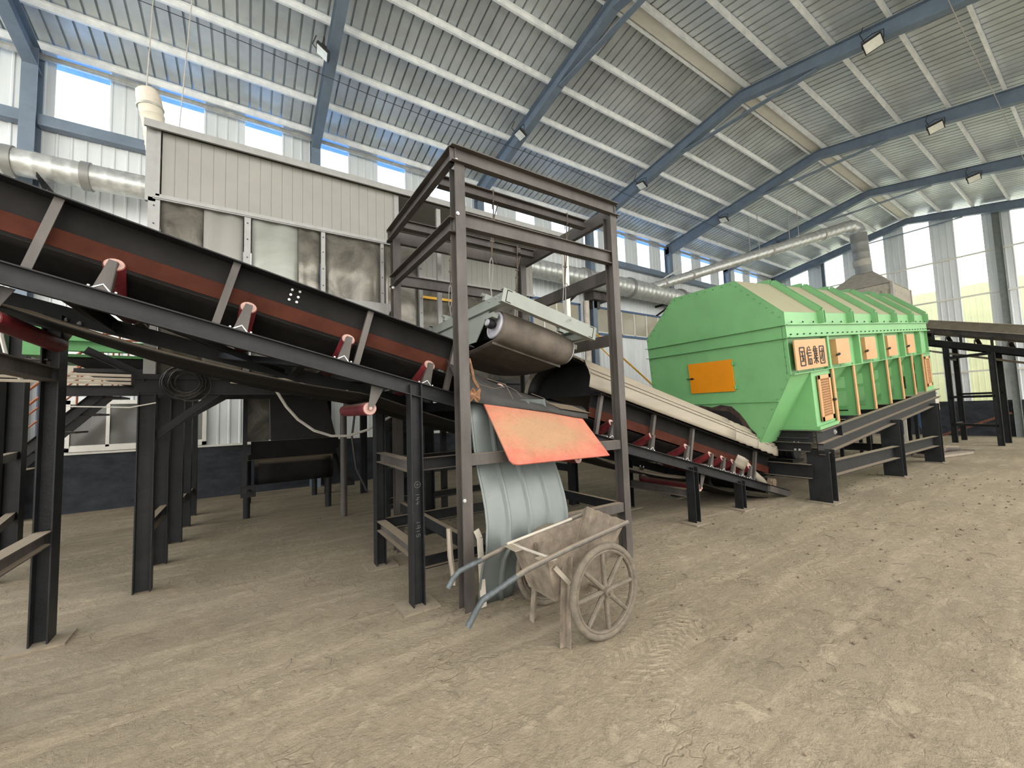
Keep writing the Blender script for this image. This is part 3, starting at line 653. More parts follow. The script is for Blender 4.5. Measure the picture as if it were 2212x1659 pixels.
# ropes with turnbuckles
for (a,y,lab,yb) in ((-.5,3.55,'near left corner',3.40),(.5,3.55,'near right corner',3.40),(-.5,4.55,'far left corner',4.42),(.5,4.55,'far right corner',4.42)):
    bot=G(a,y,.14); top=V((bot.x-.02,yb,3.66))
    t=thing('hanging_rope','old rope with a turnbuckle holding the magnet at its '+lab,'rope',tuple(bot),'ropes carrying the magnet')
    mid=bot.lerp(top,.12); tb=bot.lerp(top,.42)
    b=MB(); b.tube([tb,top.lerp(tb,.5)+V((.012,0,0)),top],.007,6); b.tube([tb,top.lerp(tb,.45)-V((.014,0,0)),top+V((.05,0,0))],.006,6)
    b.tube([top+V((-.03,-.05,-.02)),top+V((-.03,-.055,.11)),top+V((0,0,.125)),top+V((.02,.055,.1)),top+V((.02,.05,-.03))],.006,6)
    for f_ in (.3,.55,.7): p=tb.lerp(top,f_); b.box(p,(.045,.015,.015))
    b.tube([tb,tb+V((.03,0,.02)),tb+V((.05,-.01,-.06))],.004,5); b.build('rope','rope',t)
    b=MB(); q0,q1=mid,tb; b.tube([q0,q0.lerp(q1,.12)+V((.016,0,0)),q0.lerp(q1,.5)+V((.02,0,0)),q0.lerp(q1,.88)+V((.016,0,0)),q1],.0055,6); b.tube([q0,q0.lerp(q1,.12)-V((.016,0,0)),q0.lerp(q1,.5)-V((.02,0,0)),q0.lerp(q1,.88)-V((.016,0,0)),q1],.0055,6); b.build('turnbuckle','alu',t,True)
    b=MB(); b.tube([mid,mid-V((0,0,.03)),bot+V((.018,0,.02)),bot+V((.01,0,-.01)),bot+V((-.012,0,0))],.007,6); b.build('hook','alu',t,True)
    if y>4: b=MB(); b.box(top+V((0,-.03,.05)),(.05,.05,.07)); b.build('clamp','steel2',t)

# ================================================================ SHEETS BELOW THE MAGNET
b=MB(); rows=[]
TOP=[(1.50,3.36,2.03),(1.92,3.33,1.84),(2.22,3.33,1.745),(2.6,3.33,1.65),(2.86,3.30,1.60),(3.02,3.26,1.575)]
BOT=[(1.50,3.08,1.66),(1.80,3.08,1.61),(2.1,3.08,1.575),(2.45,3.08,1.53),(2.75,3.08,1.475),(2.93,3.08,1.45)]
for f_ in (0,.33,.66,1): rows.append([V(p).lerp(V(q),f_)+V((0,-.03*math.sin(PI*f_),.01*math.sin(PI*f_))) for p,q in zip(TOP,BOT)])
b.grid(rows); tag(b.build('rubber_sheet','rubber',None,True,.01),'black rubber sheet draped over the conveyor edge under the magnet','rubber sheet')
b=MB(); b.add([V((2.5,3.22,1.63)),V((2.83,3.2,1.585)),V((3.0,3.1,1.5)),V((2.6,3.12,1.56))],[[0,1,2,3]]); tag(b.build('rubber_offcut','belt',None,False,.01),'smaller grey rubber flap lying on the right end of the black sheet','rubber sheet')
t=thing('red_board','salmon-red board dusted with dirt, leaning on the gantry tie','board',(2.3,3,1.3))
P4=[V((1.715,3.10,1.65)),V((2.87,3.10,1.46)),V((2.93,2.80,1.10)),V((1.84,2.76,1.12)),V((1.80,2.765,1.13)),V((1.775,2.785,1.16))]
b=MB(); nn=(P4[1]-P4[0]).cross(P4[2]-P4[0]).normalized(); b.prism(P4,nn*.012); b.build('board','board',t)
# corrugated tin sheet
prof=[(3.16,1.66),(3.13,1.45),(3.11,1.25),(3.06,1.05),(2.99,.92),(2.92,.78),(2.87,.66),(2.85,.56),(2.83,.47),(2.88,.36),(2.92,.24),(2.955,.12),(2.98,.01)]
rows=[]
for i,(y,z) in enumerate(prof):
    r=[]; W=.84; x0=1.585+ .03*math.sin(i*.5)-.012*i*(.2)
    nrm_=V((0,-1,.15))
    for k in range(49):
        f_=k/48; q=(f_*4)%1; rib=.03 if (q<.10 ) else 0
        bowl=-.05*math.sin(PI*f_)*(1 if 3<i<9 else .4)
        crease=.02*math.sin(k*.4) if i==8 else 0
        r.append(V((x0+W*f_,y-rib*.8+bowl*.3+crease,z)))
    if i>=10:
        r=[p if j<20 else V((p.x,p.y+.0,max(p.z,.05+.02*math.sin(j)))) for j,p in enumerate(r)]
    rows.append(r)
b=MB(); b.grid(rows); tag(b.build('tin_sheet','tin',None,True,.0025),'bent galvanised ribbed tin sheet standing behind the wheelbarrow','metal sheet')
b=MB(); b.sweep((1.952,2.86,.545),(1.96,2.905,.12),B(.012,.022),(0,1,0)); b.sweep((1.952,2.862,.60),(1.952,2.86,.5),B(.014,.03),(0,1,0)); tag(b.build('rust_strip','rust'),'rusty strip running down the rib of the bent tin sheet','strip')
b=MB(); b.tube([(1.38,3.12,.62),(1.385,3.11,.40),(1.40,3.08,.18)],[.022,.024,.016],6); tag(b.build('wood_batten','wood'),'weathered wooden batten leaning left of the nearest gantry post','batten')
b=MB(); 
for p,q in (((1.53,2.93,.62),(1.56,2.93,.55)),((1.56,2.93,.55),(1.575,2.92,.02))): b.sweep(p,q,B(.05,.008),(1,0,0))
tag(b.build('bent_strip','cloth'),'bent white metal strip standing right of the nearest gantry post','strip')
# dead vines and leaf on the rubber sheet
b=MB()
b.tube([(1.6,3.24,2.0),(1.66,3.2,1.88),(1.72,3.16,1.8),(1.85,3.12,1.76),(1.97,3.12,1.78)],.0025,5)
b.tube([(1.85,3.25,1.86),(1.98,3.14,1.8),(2.0,3.1,1.72),(2.02,3.08,1.66)],.0035,5)
b.tube([(2.0,3.25,1.82),(2.1,3.14,1.74),(2.13,3.1,1.68)],.003,5)
b.tube([(2.35,3.25,1.72),(2.43,3.16,1.67),(2.45,3.12,1.63)],.0035,5)
tag(b.build('dead_vines','rope'),'dry vine stems caught on the black rubber sheet','vine')
b=MB()
b.tube([(1.54,3.0,2.0),(1.56,2.99,1.9),(1.58,3.0,1.82),(1.62,3.0,1.76)],.012,6)
rows=[[V((1.50+.026*i+.01*math.sin(i*3+j),2.98-.02*math.sin(j*2+i),1.74-.03*j-.02*math.sin(i*2.1))) for i in range(6)] for j in range(4)]; b.grid(rows)
tag(b.build('dry_leaves','leaf',None,False,.004),'clump of dry brown leaves behind the nearest gantry post','leaves')

# ================================================================ WHEELBARROW
t=thing('wheelbarrow','old two-wheeled metal wheelbarrow caked in dust, parked before the gantry','wheelbarrow',(2.0,2.35,0)); WB=t
def wheel(y,name='wheel'):
    c=V((2.05,y,.315)); R=.315
    b=MB(); b.ring(c,(0,1,0),R-.024,.024,48,10); ty=b.build('tyre','tyre',t,True)
    b=MB(); b.ring(c,(0,1,0),R-.052,.014,48,8,sq=1.3); b.build('rim','tyre',ty,True)
    for k in range(8):
        a=k*PI/4+.06; d=V((math.cos(a),0,math.sin(a))); b=MB(); b.tube([c+d*.03,c+d*(R-.055)],[.018,.015],8); b.build('spoke','tyre',ty,True)
    b=MB(); b.tube([c-V((0,.04,0)),c+V((0,.04,0))],.032,16); b.tube([c-V((0,.06,0)),c+V((0,.06,0))],.014,12); b.build('hub','tyre',ty,True)
wheel(2.06); wheel(2.68)
b=MB(); b.tube([(2.05,2.1,.315),(2.05,2.64,.315)],.014,10); b.build('axle','dusty',t)
def hpath(y,s): return [(1.09,y+.03*s,.37),(1.14,y+.025*s,.445),(1.19,y+.02*s,.50),(1.45,y+.01*s,.575),(1.62,y,.615),(2.0,y,.665),(2.40,y,.70)]
hn=MB(); P_=[(1.03,2.10,.37),(1.08,2.10,.44),(1.13,2.11,.485),(1.45,2.12,.575),(1.8,2.12,.632),(2.38,2.13,.70)]; hn.tube(P_,.017,12); h_=hn.build('handle','handle',t,True); hn=MB(); hn.tube([V(P_[0])*1.0]+[V(p) for p in P_[1:3]]+[V(P_[2]).lerp(V(P_[3]),.75)],.0178,12); hn.build('handle_grip','grip',h_,True,0,'worn blue-grey painted end of the handle')
hn=MB(); P_=[(1.135,2.60,.385),(1.175,2.60,.44),(1.22,2.60,.475),(1.45,2.60,.525),(1.64,2.60,.565),(2.36,2.60,.67)]; hn.tube(P_,.017,12); h_=hn.build('handle','handle',t,True); hn=MB(); hn.tube([V(p) for p in P_[:3]]+[V(P_[2]).lerp(V(P_[3]),.75)],.0178,12); hn.build('handle_grip','grip',h_,True,0,'worn blue-grey painted end of the handle')
# tray: panels
A0,A1=V((1.64,2.16,.60)),V((1.64,2.58,.575))
B0,B1=V((2.18,2.15,.665)),V((2.18,2.59,.645))
C0,C1=V((1.74,2.22,.27)),V((1.74,2.52,.27))
D0,D1=V((2.08,2.22,.25)),V((2.08,2.52,.25))
E0,E1=V((2.40,2.17,.70)),V((2.38,2.60,.69))
b=MB(); b.add([A0,A1,C1,C0],[[0,1,2,3]]); b.build('tray_front','dusty',t,False,.006)
b=MB(); b.add([A1,B1,D1,C1],[[0,1,2,3]]); b.build('tray_side','dusty',t,False,.006)
b=MB(); b.add([A0,B0,D0,C0],[[0,1,2,3]]); b.build('tray_side','dusty',t,False,.006)
b=MB(); b.add([C0,C1,D1,D0],[[0,1,2,3]]); b.build('tray_floor','dusty',t,False,.006)
# flared nose with ragged lip
rows=[[D0.lerp(D1,k/10) for k in range(11)],[D0.lerp(E0,.5).lerp(D1.lerp(E1,.5),k/10) for k in range(11)],[E0.lerp(E1,k/10)+V((0,0,[.0,.004,.012,.008,.02,.022,.034,.03,.044,.05,.02][k])) for k in range(11)]]
b=MB(); b.grid(rows); b.build('tray_nose','dusty',t,False,.006)
b=MB(); b.add([B0,E0,D0],[[0,1,2]]); b.build('nose_gusset','dusty',t,False,.006); b=MB(); b.add([B1,E1,D1],[[0,1,2]]); b.build('nose_gusset','dusty',t,False,.006)
b=MB(); b.tube([A1+V((-.04,0,.01)),B1+V((.05,0,.012))],.011,8); b.tube([A0,A1],.010,8); b.build('tray_rim','cloth',t,True)
b=MB(); b.box((1.62,2.5,.578),(.10,.14,.008)); b.box((1.63,2.16,.592),(.1,.1,.008)); b.build('corner_plate','coverdust',t)
for (x,y,s) in ((1.80,2.16,1),(1.80,2.575,-1)):
    b=MB(); b.sweep((x+.03,y+.02*s,.56),(x-.03,y-.0*s,0),L(.055,.05,.006,1,-1 if s>0 else 1),(1,0,0)); b.build('leg','dusty',t)
b=MB(); b.sweep((1.70,2.16,.52),(1.80,2.13,.40),B(.03,.008)); b.build('brace','coverdust',t)

# ================================================================ GREEN SCREENING MACHINE (inclined)
TM=math.radians(5.5); mC,mS=math.cos(TM),math.sin(TM); MO=V((6.53,2.70,2.87))
def Q(u,y,w): return V((MO.x+u*mC-w*mS, y, MO.z+u*mS+w*mC))
RQ=Matrix.Rotation(-TM,3,'Y'); un=RQ@V((0,0,1)); ud=RQ@V((1,0,0))
t=thing('screening_machine','large green enclosed screening machine with dusty ribbed roof','machine',(10,3.9,0)); GM=t
Y0,Y1=2.70,5.12
sec=[(2.70,-.92),(2.70,0),(3.34,.64),(4.46,.64),(5.12,0),(5.12,-.92),(4.62,-2.0),(3.27,-2.0)]
# front plate in bands with standing seams
b=MB(); b.prism([Q(0,y,w_) for y,w_ in sec],ud*.012); b.build('front_plate','green',t)
for w_,d in ((-.19,.05),(-.38,.05),(-1.30,.035)):
    ya,yb=(Y0-.02,Y1+.03) if w_>-1 else (2.90,4.93)
    b=MB(); b.box(Q(-d/2,(ya+yb)/2,w_),(d,yb-ya,.012),RQ); b.build('front_seam','green',t)
# roof and sides, bays with ribs
NB=7; bay=[0,1.30,2.25,3.15,4.08,5.0,5.92,6.84,7.6]
ridge=[(2.70,-.0),(3.34,.64),(4.46,.64),(5.12,0)]
UR=[0,1.20,2.45,3.72,4.95,6.2,7.40]
b=MB(); b.add([Q(u,y,w_) for u in (0,7.6) for y,w_ in ridge],[[0,1,5,4],[1,2,6,5],[2,3,7,6]]); b.build('roof_sheet','greenroof',t,False,.008)
b=MB(); b.add([Q(0,Y0,0),Q(7.6,Y0,0),Q(7.6,Y0,-.20),Q(0,Y0,-.20)],[[0,1,2,3]]); b.add([Q(0,Y0+.05,-.2),Q(7.6,Y0+.05,-.2),Q(7.6,Y0+.05,-.92),Q(0,Y0+.05,-.92)],[[0,1,2,3]]); b.build('side_panel','green',t,False,.008)
b=MB(); b.add([Q(0,Y1,0),Q(7.6,Y1,0),Q(7.6,Y1,-.92),Q(0,Y1,-.92)],[[0,1,2,3]]); b.build('far_side_panel','green',t,False,.008)
b=MB(); b.prism([Q(7.6,y,w_) for y,w_ in sec[:6]+[(5.0,-1.8),(2.8,-1.8)]],ud*-.012); b.build('rear_plate','green',t)
for u in UR[1:]:
    b=MB()
    for (ya,wa),(yb,wb) in zip(ridge[:-1],ridge[1:]):
        n2=V((0,-(wb-wa),(yb-ya))).normalized(); n3=RQ@n2
        b.sweep(Q(u-.03,ya,wa)+n3*.045,Q(u-.03,yb,wb)+n3*.045,B(.09,.012),n3); b.sweep(Q(u+.05,ya,wa)+n3*.05,Q(u+.05,yb,wb)+n3*.05,B(.09,.012),n3); b.sweep(Q(u+.01,ya,wa)+n3*.012,Q(u+.01,yb,wb)+n3*.012,B(.01,.10),n3)
    b.sweep(Q(u-.03,Y0-.045,0),Q(u-.03,Y0-.045,-.17),B(.012,.09),(0,1,0)) if 0 else b.box(Q(u-.03,Y0-.04,-.07),(.012,.09,.2),RQ); b.box(Q(u+.05,Y0-.04,-.07),(.012,.09,.2),RQ)
    o=b.build('roof_rib','green',t)
    for k in range(5): p=Q(u+.01,2.78+.13*k,.08+.13*k)+(RQ@V((0,-.707,.707)))*.02; bolt_mesh(o,p,RQ@V((0,-.707,.707)),.014,.02,'greenlt')
# long horizontal flanges on the side
for w_,d in ((-.19,.05),(-.38,.07),(-.92,.06)):
    b=MB(); b.box(Q(3.8,Y0-d/2+.01,w_),(7.62,d,.012),RQ); b.build('side_flange','green',t)
b=MB(); b.box(Q(3.8,Y0-.0,-.285),(7.6,.01,.19),RQ); b.build('band_plate','green',t)
for k in range(34):
    bolt_mesh(t,Q(.12+.222*k,Y0-.005,-.335),(0,-1,0),.011,.012,'dark')
for k in range(20):
    bolt_mesh(t,Q(.15+.38*k,Y0-.03,-.165),un,.012,.015,'dark')
for k in range(14):
    bolt_mesh(t,Q(.2+.54*k,Y0-.02,-.905),un,.012,.015,'greenlt')
# front edge bolts
for (ya,wa),(yb,wb),nb in (((2.75,-.06),(3.32,.55),8),((3.4,.60),(4.42,.60),8),((4.5,.57),(5.08,-.04),8),((2.74,-.42),(2.74,-.88),5),((2.76,-.98),(3.24,-1.85),7),((5.08,-.42),(5.08,-.9),5)):
    for k in range(nb): f_=k/(nb-1); bolt_mesh(t,Q(-.004,ya+(yb-ya)*f_,wa+(wb-wa)*f_),-ud,.011,.012,'greenlt')
# upper window bays: posts between, doors, sign
vb=[0.02,1.36,2.45,3.45,4.45,5.4,6.3,7.1,7.58]
for u in (1.33,2.75,4.10,5.45,6.75):
    b=MB(); b.box(Q(u,Y0+.01,-.65),(.012,.10,.53),RQ); b.box(Q(u+.03,Y0-.035,-.65),(.07,.012,.53),RQ); b.build('side_stiffener','green',t)
# sign
b=MB(); b.box(Q(.67,Y0-.035,-.65),(1.12,.02,.45),RQ); sg=b.build('sign_panel','tan',t)
rot=Matrix(((mC,0,-mS),(0,1,0),(mS,0,mC))).to_4x4()
eul=(Matrix.Rotation(-TM,4,'Y')@Matrix.Rotation(PI/2,4,'X')).to_euler()
def glyph(u0,kind):
    """tall stencil characters cut in the panel, drawn as dark strokes"""
    b=MB(); x0,x1,z0,z1=u0,u0+.16,-.815,-.545; th=.020
    def hb(a,c,z): b.box(Q((a+c)/2,Y0-.048,z),(abs(c-a),.006,th),RQ)
    def vb_(a,z,c): b.box(Q(a,Y0-.048,(z+c)/2),(th*1.1,.006,abs(c-z)),RQ)
    def db(a,z,c,z2): b.sweep(Q(a,Y0-.048,z),Q(c,Y0-.048,z2),B(th*.9,.006),(0,1,0)) if 0 else b.sweep(Q(a,Y0-.048,z),Q(c,Y0-.048,z2),B(.006,th*.9),(0,1,0))
    xm=(x0+x1)/2; h=z1-z0
    if kind=='guo':
        hb(x0,x1,z1); hb(x0,x1,z0); vb_(x0,z0,z1); vb_(x1,z0,z1)
        for f_ in (.78,.53,.25): hb(x0+.035,x1-.035,z0+h*f_)
        vb_(xm,z0+h*.25,z0+h*.78); db(xm+.02,z0+h*.45,xm+.045,z0+h*.33)
    if kind=='xin':
        vb_(x0+.03,z0,z0+h*.72); db(x0+.045,z1,x0,z0+h*.6)
        db(xm+.01,z1+.01,xm+.04,z1-.02); 
        for f_ in (.83,.67,.51): hb(x0+.065,x1,z0+h*f_)
        hb(x0+.075,x1-.01,z0+h*.33); hb(x0+.075,x1-.01,z0+.01); vb_(x0+.08,z0,z0+h*.33); vb_(x1-.012,z0,z0+h*.33)
    if kind=='ji':
        db(x0+.045,z1+.01,x0,z0+h*.75); vb_(x0+.035,z0+h*.38,z0+h*.88); db(xm+.0,z1+.01,xm+.025,z1-.02)
        for f_ in (.87,.74,.61,.48): hb(x0+.035,x1-.005,z0+h*f_)
        vb_(xm+.02,z0+h*.48,z0+h*.87); hb(x0,x1,z0+h*.34); vb_(xm,z0,z0+h*.48); db(xm-.005,z0+h*.32,x0,z0+.02); db(xm+.005,z0+h*.32,x1,z0+.02)
    if kind=='tuan':
        hb(x0,x1,z1); hb(x0,x1,z0); vb_(x0,z0,z1); vb_(x1,z0,z1)
        hb(x0+.03,x1-.03,z0+h*.70); vb_(xm+.02,z0+h*.15,z0+h*.88); db(xm+.015,z0+h*.68,x0+.035,z0+h*.25); hb(xm-.005,xm+.02,z0+h*.14)
    b.build('sign_character','dark',sg)
for i,k in enumerate(('guo','xin','ji','tuan')): glyph(.25+i*.235,k)
# small hatch doors with latches
for u0,u1 in ((1.66,2.24),(3.03,3.60),(4.33,4.90),(5.66,6.22)):
    b=MB(); b.box(Q((u0+u1)/2,Y0-.0,-.655),(u1-u0,.09,.42),RQ); d_=b.build('hatch_door','tan',t)
    b=MB(); b.box(Q(u0+.02,Y0-.055,-.70),(.14,.02,.016),RQ); b.tube([Q(u0+.04,Y0-.07,-.70),Q(u0+.04,Y0-.045,-.70)],.02,8); b.tube([Q(u0-.02,Y0-.03,-.72),Q(u0+.0,Y0-.07,-.72)],.008,6); b.build('latch','dark',d_)
# grilles: near and far
def grille(u0,u1,w0,w1,nx,nz):
    b=MB(); yy_=Y0-.03
    b.box(Q((u0+u1)/2,yy_,w1-.03),(u1-u0,.02,.06),RQ); b.box(Q((u0+u1)/2,yy_,w0+.035),(u1-u0,.02,.07),RQ); b.box(Q(u0+.035,yy_,(w0+w1)/2),(.07,.02,w1-w0),RQ); b.box(Q(u1-.035,yy_,(w0+w1)/2),(.07,.02,w1-w0),RQ)
    g=b.build('grille_frame','tan',t)
    b=MB()
    for k in range(1,nx): b.box(Q(u0+.07+(u1-u0-.14)*k/nx,yy_+.004,(w0+w1)/2),(.009,.010,w1-w0-.1),RQ)
    for k in range(1,nz): b.box(Q((u0+u1)/2,yy_+.004,w0+.07+(w1-w0-.13)*k/nz),(u1-u0-.1,.010,.013),RQ)
    b.build('grille_bars','tan',g)
    b=MB(); b.box(Q((u0+u1)/2,yy_+.03,(w0+w1)/2),(u1-u0-.08,.01,w1-w0-.08),RQ); b.build('grille_shade','dark',g)  # dark sheet stands in for the shade between the grille bars
grille(.80,1.27,-1.72,-1.0,8,15); grille(6.92,7.36,-1.72,-1.0,5,15)
b=MB(); b.tube([Q(1.27,Y0-.08,-1.42),Q(1.27,Y0-.02,-1.42)],.02,8); b.box(Q(1.27,Y0-.07,-1.42),(.1,.015,.015),RQ); b.build('grille_latch','dark',t)
# lower body: recessed slanted panel behind tan ribs
b=MB(); b.add([Q(.65,Y0,-.92),Q(1.38,Y0,-.92),Q(1.38,Y0,-1.84),Q(.65,Y0,-1.84)],[[0,1,2,3]]); b.build('grille_box_face','green',t,False,.008); b=MB(); b.add([Q(6.85,Y0,-.92),Q(7.6,Y0,-.92),Q(7.6,Y0,-1.84),Q(6.85,Y0,-1.84)],[[0,1,2,3]]); b.build('grille_box_face','green',t,False,.008)
b=MB(); b.add([Q(.65,Y0,-.92),Q(.65,Y0,-1.84),Q(.65,3.6,-1.84),Q(.65,3.6,-.92)],[[0,1,2,3]]); b.build('grille_box_side','green',t,False,.008)
b=MB(); b.box(Q(.65+.35,Y0+.35,-1.80),(.74,.8,.05),RQ); b.build('bottom_strip','green',t)
b=MB(); b.add([Q(0,2.70,-.92),Q(.75,2.70,-.92),Q(.75,3.27,-2.0),Q(0,3.27,-2.0)],[[0,1,2,3]]); b.build('hopper_side','green',t,False,.008); b=MB(); b.add([Q(0,5.12,-.92),Q(.75,5.12,-.92),Q(.75,4.62,-2.0),Q(0,4.62,-2.0)],[[0,1,2,3]]); b.build('hopper_side','green',t,False,.008)
b=MB(); b.add([Q(1.3,Y0+.05,-.92),Q(7.6,Y0+.05,-.92),Q(7.6,3.35,-1.84),Q(1.3,3.35,-1.84)],[[0,1,2,3]]); b.build('slanted_panel','green',t,False,.008)
for u in (1.41,2.35,3.25,4.15,5.01,5.9,6.76):
    b=MB(); b.box(Q(u,Y0-.03,-1.36),(.075,.02,.90),RQ); b.build('rib_edge','tan',t)
    # gusset rib with two rounded openings
    b=MB(); du=.012
    outer=[(Y0-.02,-.92),(Y0-.02,-1.82),(3.36,-1.82),(3.36,-1.74)]
    def pl_(pts): b.prism([Q(u,y,w_) for y,w_ in pts],ud*du)
    pl_([(Y0-.02,-.92),(Y0-.02,-1.82),(Y0+.12,-1.82),(Y0+.12,-.95),(Y0+.05,-.92)])
    pl_([(Y0+.12,-1.82),(3.34,-1.82),(3.34,-1.74),(Y0+.12,-1.74)])
    pl_([(Y0+.05,-.92),(Y0+.12,-.95),(3.36,-1.70),(3.36,-1.80)])
    pl_([(Y0+.12,-1.38),(3.06,-1.38),(3.0,-1.32),(Y0+.12,-1.32)])
    pl_([(Y0+.12,-1.00),(Y0+.12,-1.12),(Y0+.22,-1.12)])
    b.build('gusset_rib','green',t)
# orange door on the front plate
b=MB(); b.box(Q(-.02,3.905,-.85),(.025,.77,.52),RQ); od=b.build('inspection_door','orange',t)
b=MB(); 
for w_ in (-.66,-1.05): b.tube([Q(-.03,3.51,w_-.03),Q(-.03,3.51,w_+.03)],.012,8); b.box(Q(-.02,3.49,w_),(.02,.04,.05),RQ)
b.build('hinge','greenlt',od)
b=MB(); b.box(Q(-.045,4.27,-.85),(.015,.14,.015),RQ); b.tube([Q(-.06,4.24,-.85),Q(-.02,4.24,-.85)],.018,8); b.build('latch','dark',od)
# torn rusty cut-out where the conveyor enters
b=MB(); pts=[(4.35,-1.36),(4.15,-1.33),(3.95,-1.37),(3.8,-1.33),(3.62,-1.36),(3.5,-1.48),(3.42,-1.6),(3.36,-1.72),(3.28,-1.80),(3.3,-2.0),(4.5,-2.0),(4.62,-1.75)]
b.prism([Q(-.012,y,w_) for y,w_ in pts],ud*.008); b.build('torn_opening','tornedge',t)
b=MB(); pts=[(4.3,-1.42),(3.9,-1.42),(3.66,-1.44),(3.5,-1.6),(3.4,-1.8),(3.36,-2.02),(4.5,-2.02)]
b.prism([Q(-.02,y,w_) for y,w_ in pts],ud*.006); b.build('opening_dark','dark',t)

# base frame of the machine
t=thing('machine_base_frame','black steel base frame with three stout legs under the green machine','base frame',(10.5,3.9,0))
for y,s in ((2.72,-1),(5.1,1)):
    b=MB(); b.sweep(Q(.62,y,-1.945),Q(7.75,y,-1.945),C(.20,.09,.012,1 if s<0 else -1),un); b.build('upper_rail','steel',t)
    b=MB(); b.sweep(Q(.62,y-.0,-2.13),Q(7.62,y-.0,-2.13),C(.17,.09,.012,1 if s<0 else -1),un); b.build('lower_rail','steel',t)
    for x in (7.5,10.95,13.9):
        ztop=Q((x-MO.x),2.7,-2.2).z+.03
        b=MB(); b.sweep((x,y+.02,0),(x,y+.02,ztop),I(.28,.2,.014),(0,1,0)) if 0 else b.sweep((x,y+.02,0),(x,y+.02,ztop),I(.22,.30,.014),(1,0,0)); o=b.build('leg','steel',t)
        if s<0: b=MB(); b.box((x+.02,y,.006),(.45,.36,.02)); b.build('base_plate','plate',o)
    for xa,xb,z in ((7.6,10.85,.50),(11.05,13.8,.52)):
        b=MB(); b.sweep((xa,y,z),(xb,y,z),C(.24,.11,.012,1 if s<0 else -1)); b.build('tie_beam','steel',t)
for x,z in ((7.35,.88),(7.35,.47)):
    b=MB(); b.sweep((x,2.8,z),(x,5.1,z),C(.22,.09,.012,-1)); b.build('cross_beam','steel',t)
b=MB(); b.sweep(Q(.6,2.75,-1.93),Q(.6,5.1,-1.93),C(.2,.09,.012,-1)); b.build('cross_beam','steel',t)
b=MB(); b.sweep((13.9,2.8,.3),(13.9,5.1,.3),C(.2,.09,.012,-1)); b.build('cross_beam','steel',t)
for x in (8.6,10.95,12.6):
    b=MB(); b.sweep(Q(x-MO.x,2.8,-1.95),Q(x-MO.x,5.0,-1.95),C(.18,.08,.01),un); b.build('cross_beam','steel',t)
for dy,z in ((.1,.92),(.16,.92),(.1,.80),(.16,.80)): bolt_mesh(t,(7.33,2.85+dy,z),(-1,0,0),.018,.02)
for u,w_ in ((1.28,-1.95),(7.72,-1.95)): bolt_mesh(t,Q(u,2.71,w_),(0,-1,0),.04,.02)
b=MB(); b.box(Q(1.45,2.70,-1.945),(.014,.1,.2),RQ); b.build('end_stiffener','steel',t)
# drum motor under the machine
t=thing('gear_motor','dusty black gear motor lying under the near end of the green machine','motor',(8.2,3.6,.7))
b=MB(); b.tube([(8.1,3.3,.72),(8.1,3.95,.72)],.17,20); b.build('motor_body','dark',t,True)
b=MB(); 
for k in range(6): b.ring((8.1,3.32+k*.09,.72),(0,1,0),.175,.012,24,6)
b.build('cooling_fins','black',t,True)
b=MB(); b.bx(7.9,8.3,3.3,3.95,.50,.56); b.build('foot','steel',t)
# conveyor under the machine
t=thing('under_conveyor','low dark conveyor running under the green machine between its legs','conveyor',(11,3.9,0))
for y in (3.45,4.35):
    b=MB(); b.sweep((7.9,y,.42),(15.6,y,1.15),C(.1,.05,.008)); b.build('side_channel','steel2',t)
b=MB(); b.grid([[V((7.9+7.7*i/20,3.45+.9*k/6,.5+.73*i/20-.03*math.sin(PI*k/6))) for k in range(7)] for i in range(21)]); b.build('belt','belt',t,True,.012)
for i in range(9):
    x=8.3+i*.82; z=.47+.095*(x-7.9); b=MB(); b.tube([(x,3.42,z),(x,4.38,z)],.045,10); b.build('roller','steel2',t,True)
for x in (9.4,12.2,13.2,14.6,15.4):
    for y in (3.47,4.33):
        b=MB(); b.sweep((x,y,0),(x,y,.40+.095*(x-7.9)),B(.07,.07),(0,1,0)); b.build('leg','steel',t)
# tarp-covered motor and floor pieces behind the machine
t=thing('covered_motor','blue drive motor with a pale dusty cover at the far end of the green machine','motor',(15.3,3.0,1.5))
b=MB(); b.loft([[V((15.0,2.9,1.78)),V((15.0,3.4,1.78)),V((15.0,3.4,1.35)),V((15.0,2.9,1.35))],[V((15.55,2.9,1.72)),V((15.55,3.4,1.72)),V((15.6,3.4,1.3)),V((15.6,2.9,1.3))],[V((15.95,2.95,1.5)),V((15.95,3.35,1.5)),V((16.0,3.35,1.22)),V((16.0,2.95,1.22))]]); b.build('cover','cloth',t,True)
b=MB(); b.loft([[V((15.25,2.95,1.32)),V((15.95,2.95,1.22)),V((15.95,3.4,1.22)),V((15.25,3.4,1.32))],[V((15.4,3.0,.95)),V((15.8,3.0,.95)),V((15.8,3.35,.95)),V((15.4,3.35,.95))],[V((15.5,3.1,.7)),V((15.65,3.1,.7)),V((15.65,3.25,.7)),V((15.5,3.25,.7))]]); b.build('motor_body','bluefr',t)
b=MB(); b.bx(15.0,16.0,2.95,3.05,0,.3) if 0 else b.sweep((15.3,3.3,0),(15.3,3.3,1.3),B(.07,.07),(0,1,0)); b.build('stand','steel',t)
t=thing('floor_gearbox','rusty gear motor lying on the floor behind the last leg of the green machine','gearbox',(15,3.0,.2))
b=MB(); b.tube([(14.9,3.15,.22),(15.5,3.0,.2)],.19,18); b.build('housing','clod',t,True)
b=MB(); b.tube([(15.5,3.0,.18),(16.5,2.8,.12)],.09,12); b.tube([(16.5,2.8,.1),(17.3,2.6,.04)],.02,8); b.build('shaft','steel2',t,True)
b=MB(); b.box((15.6,2.9,.04),(1.8,.5,.06),Matrix.Rotation(-.2,3,'Z')); tag(b.build('floor_plank','wood'),'grey plank on the floor beside the rusty gear motor','plank')

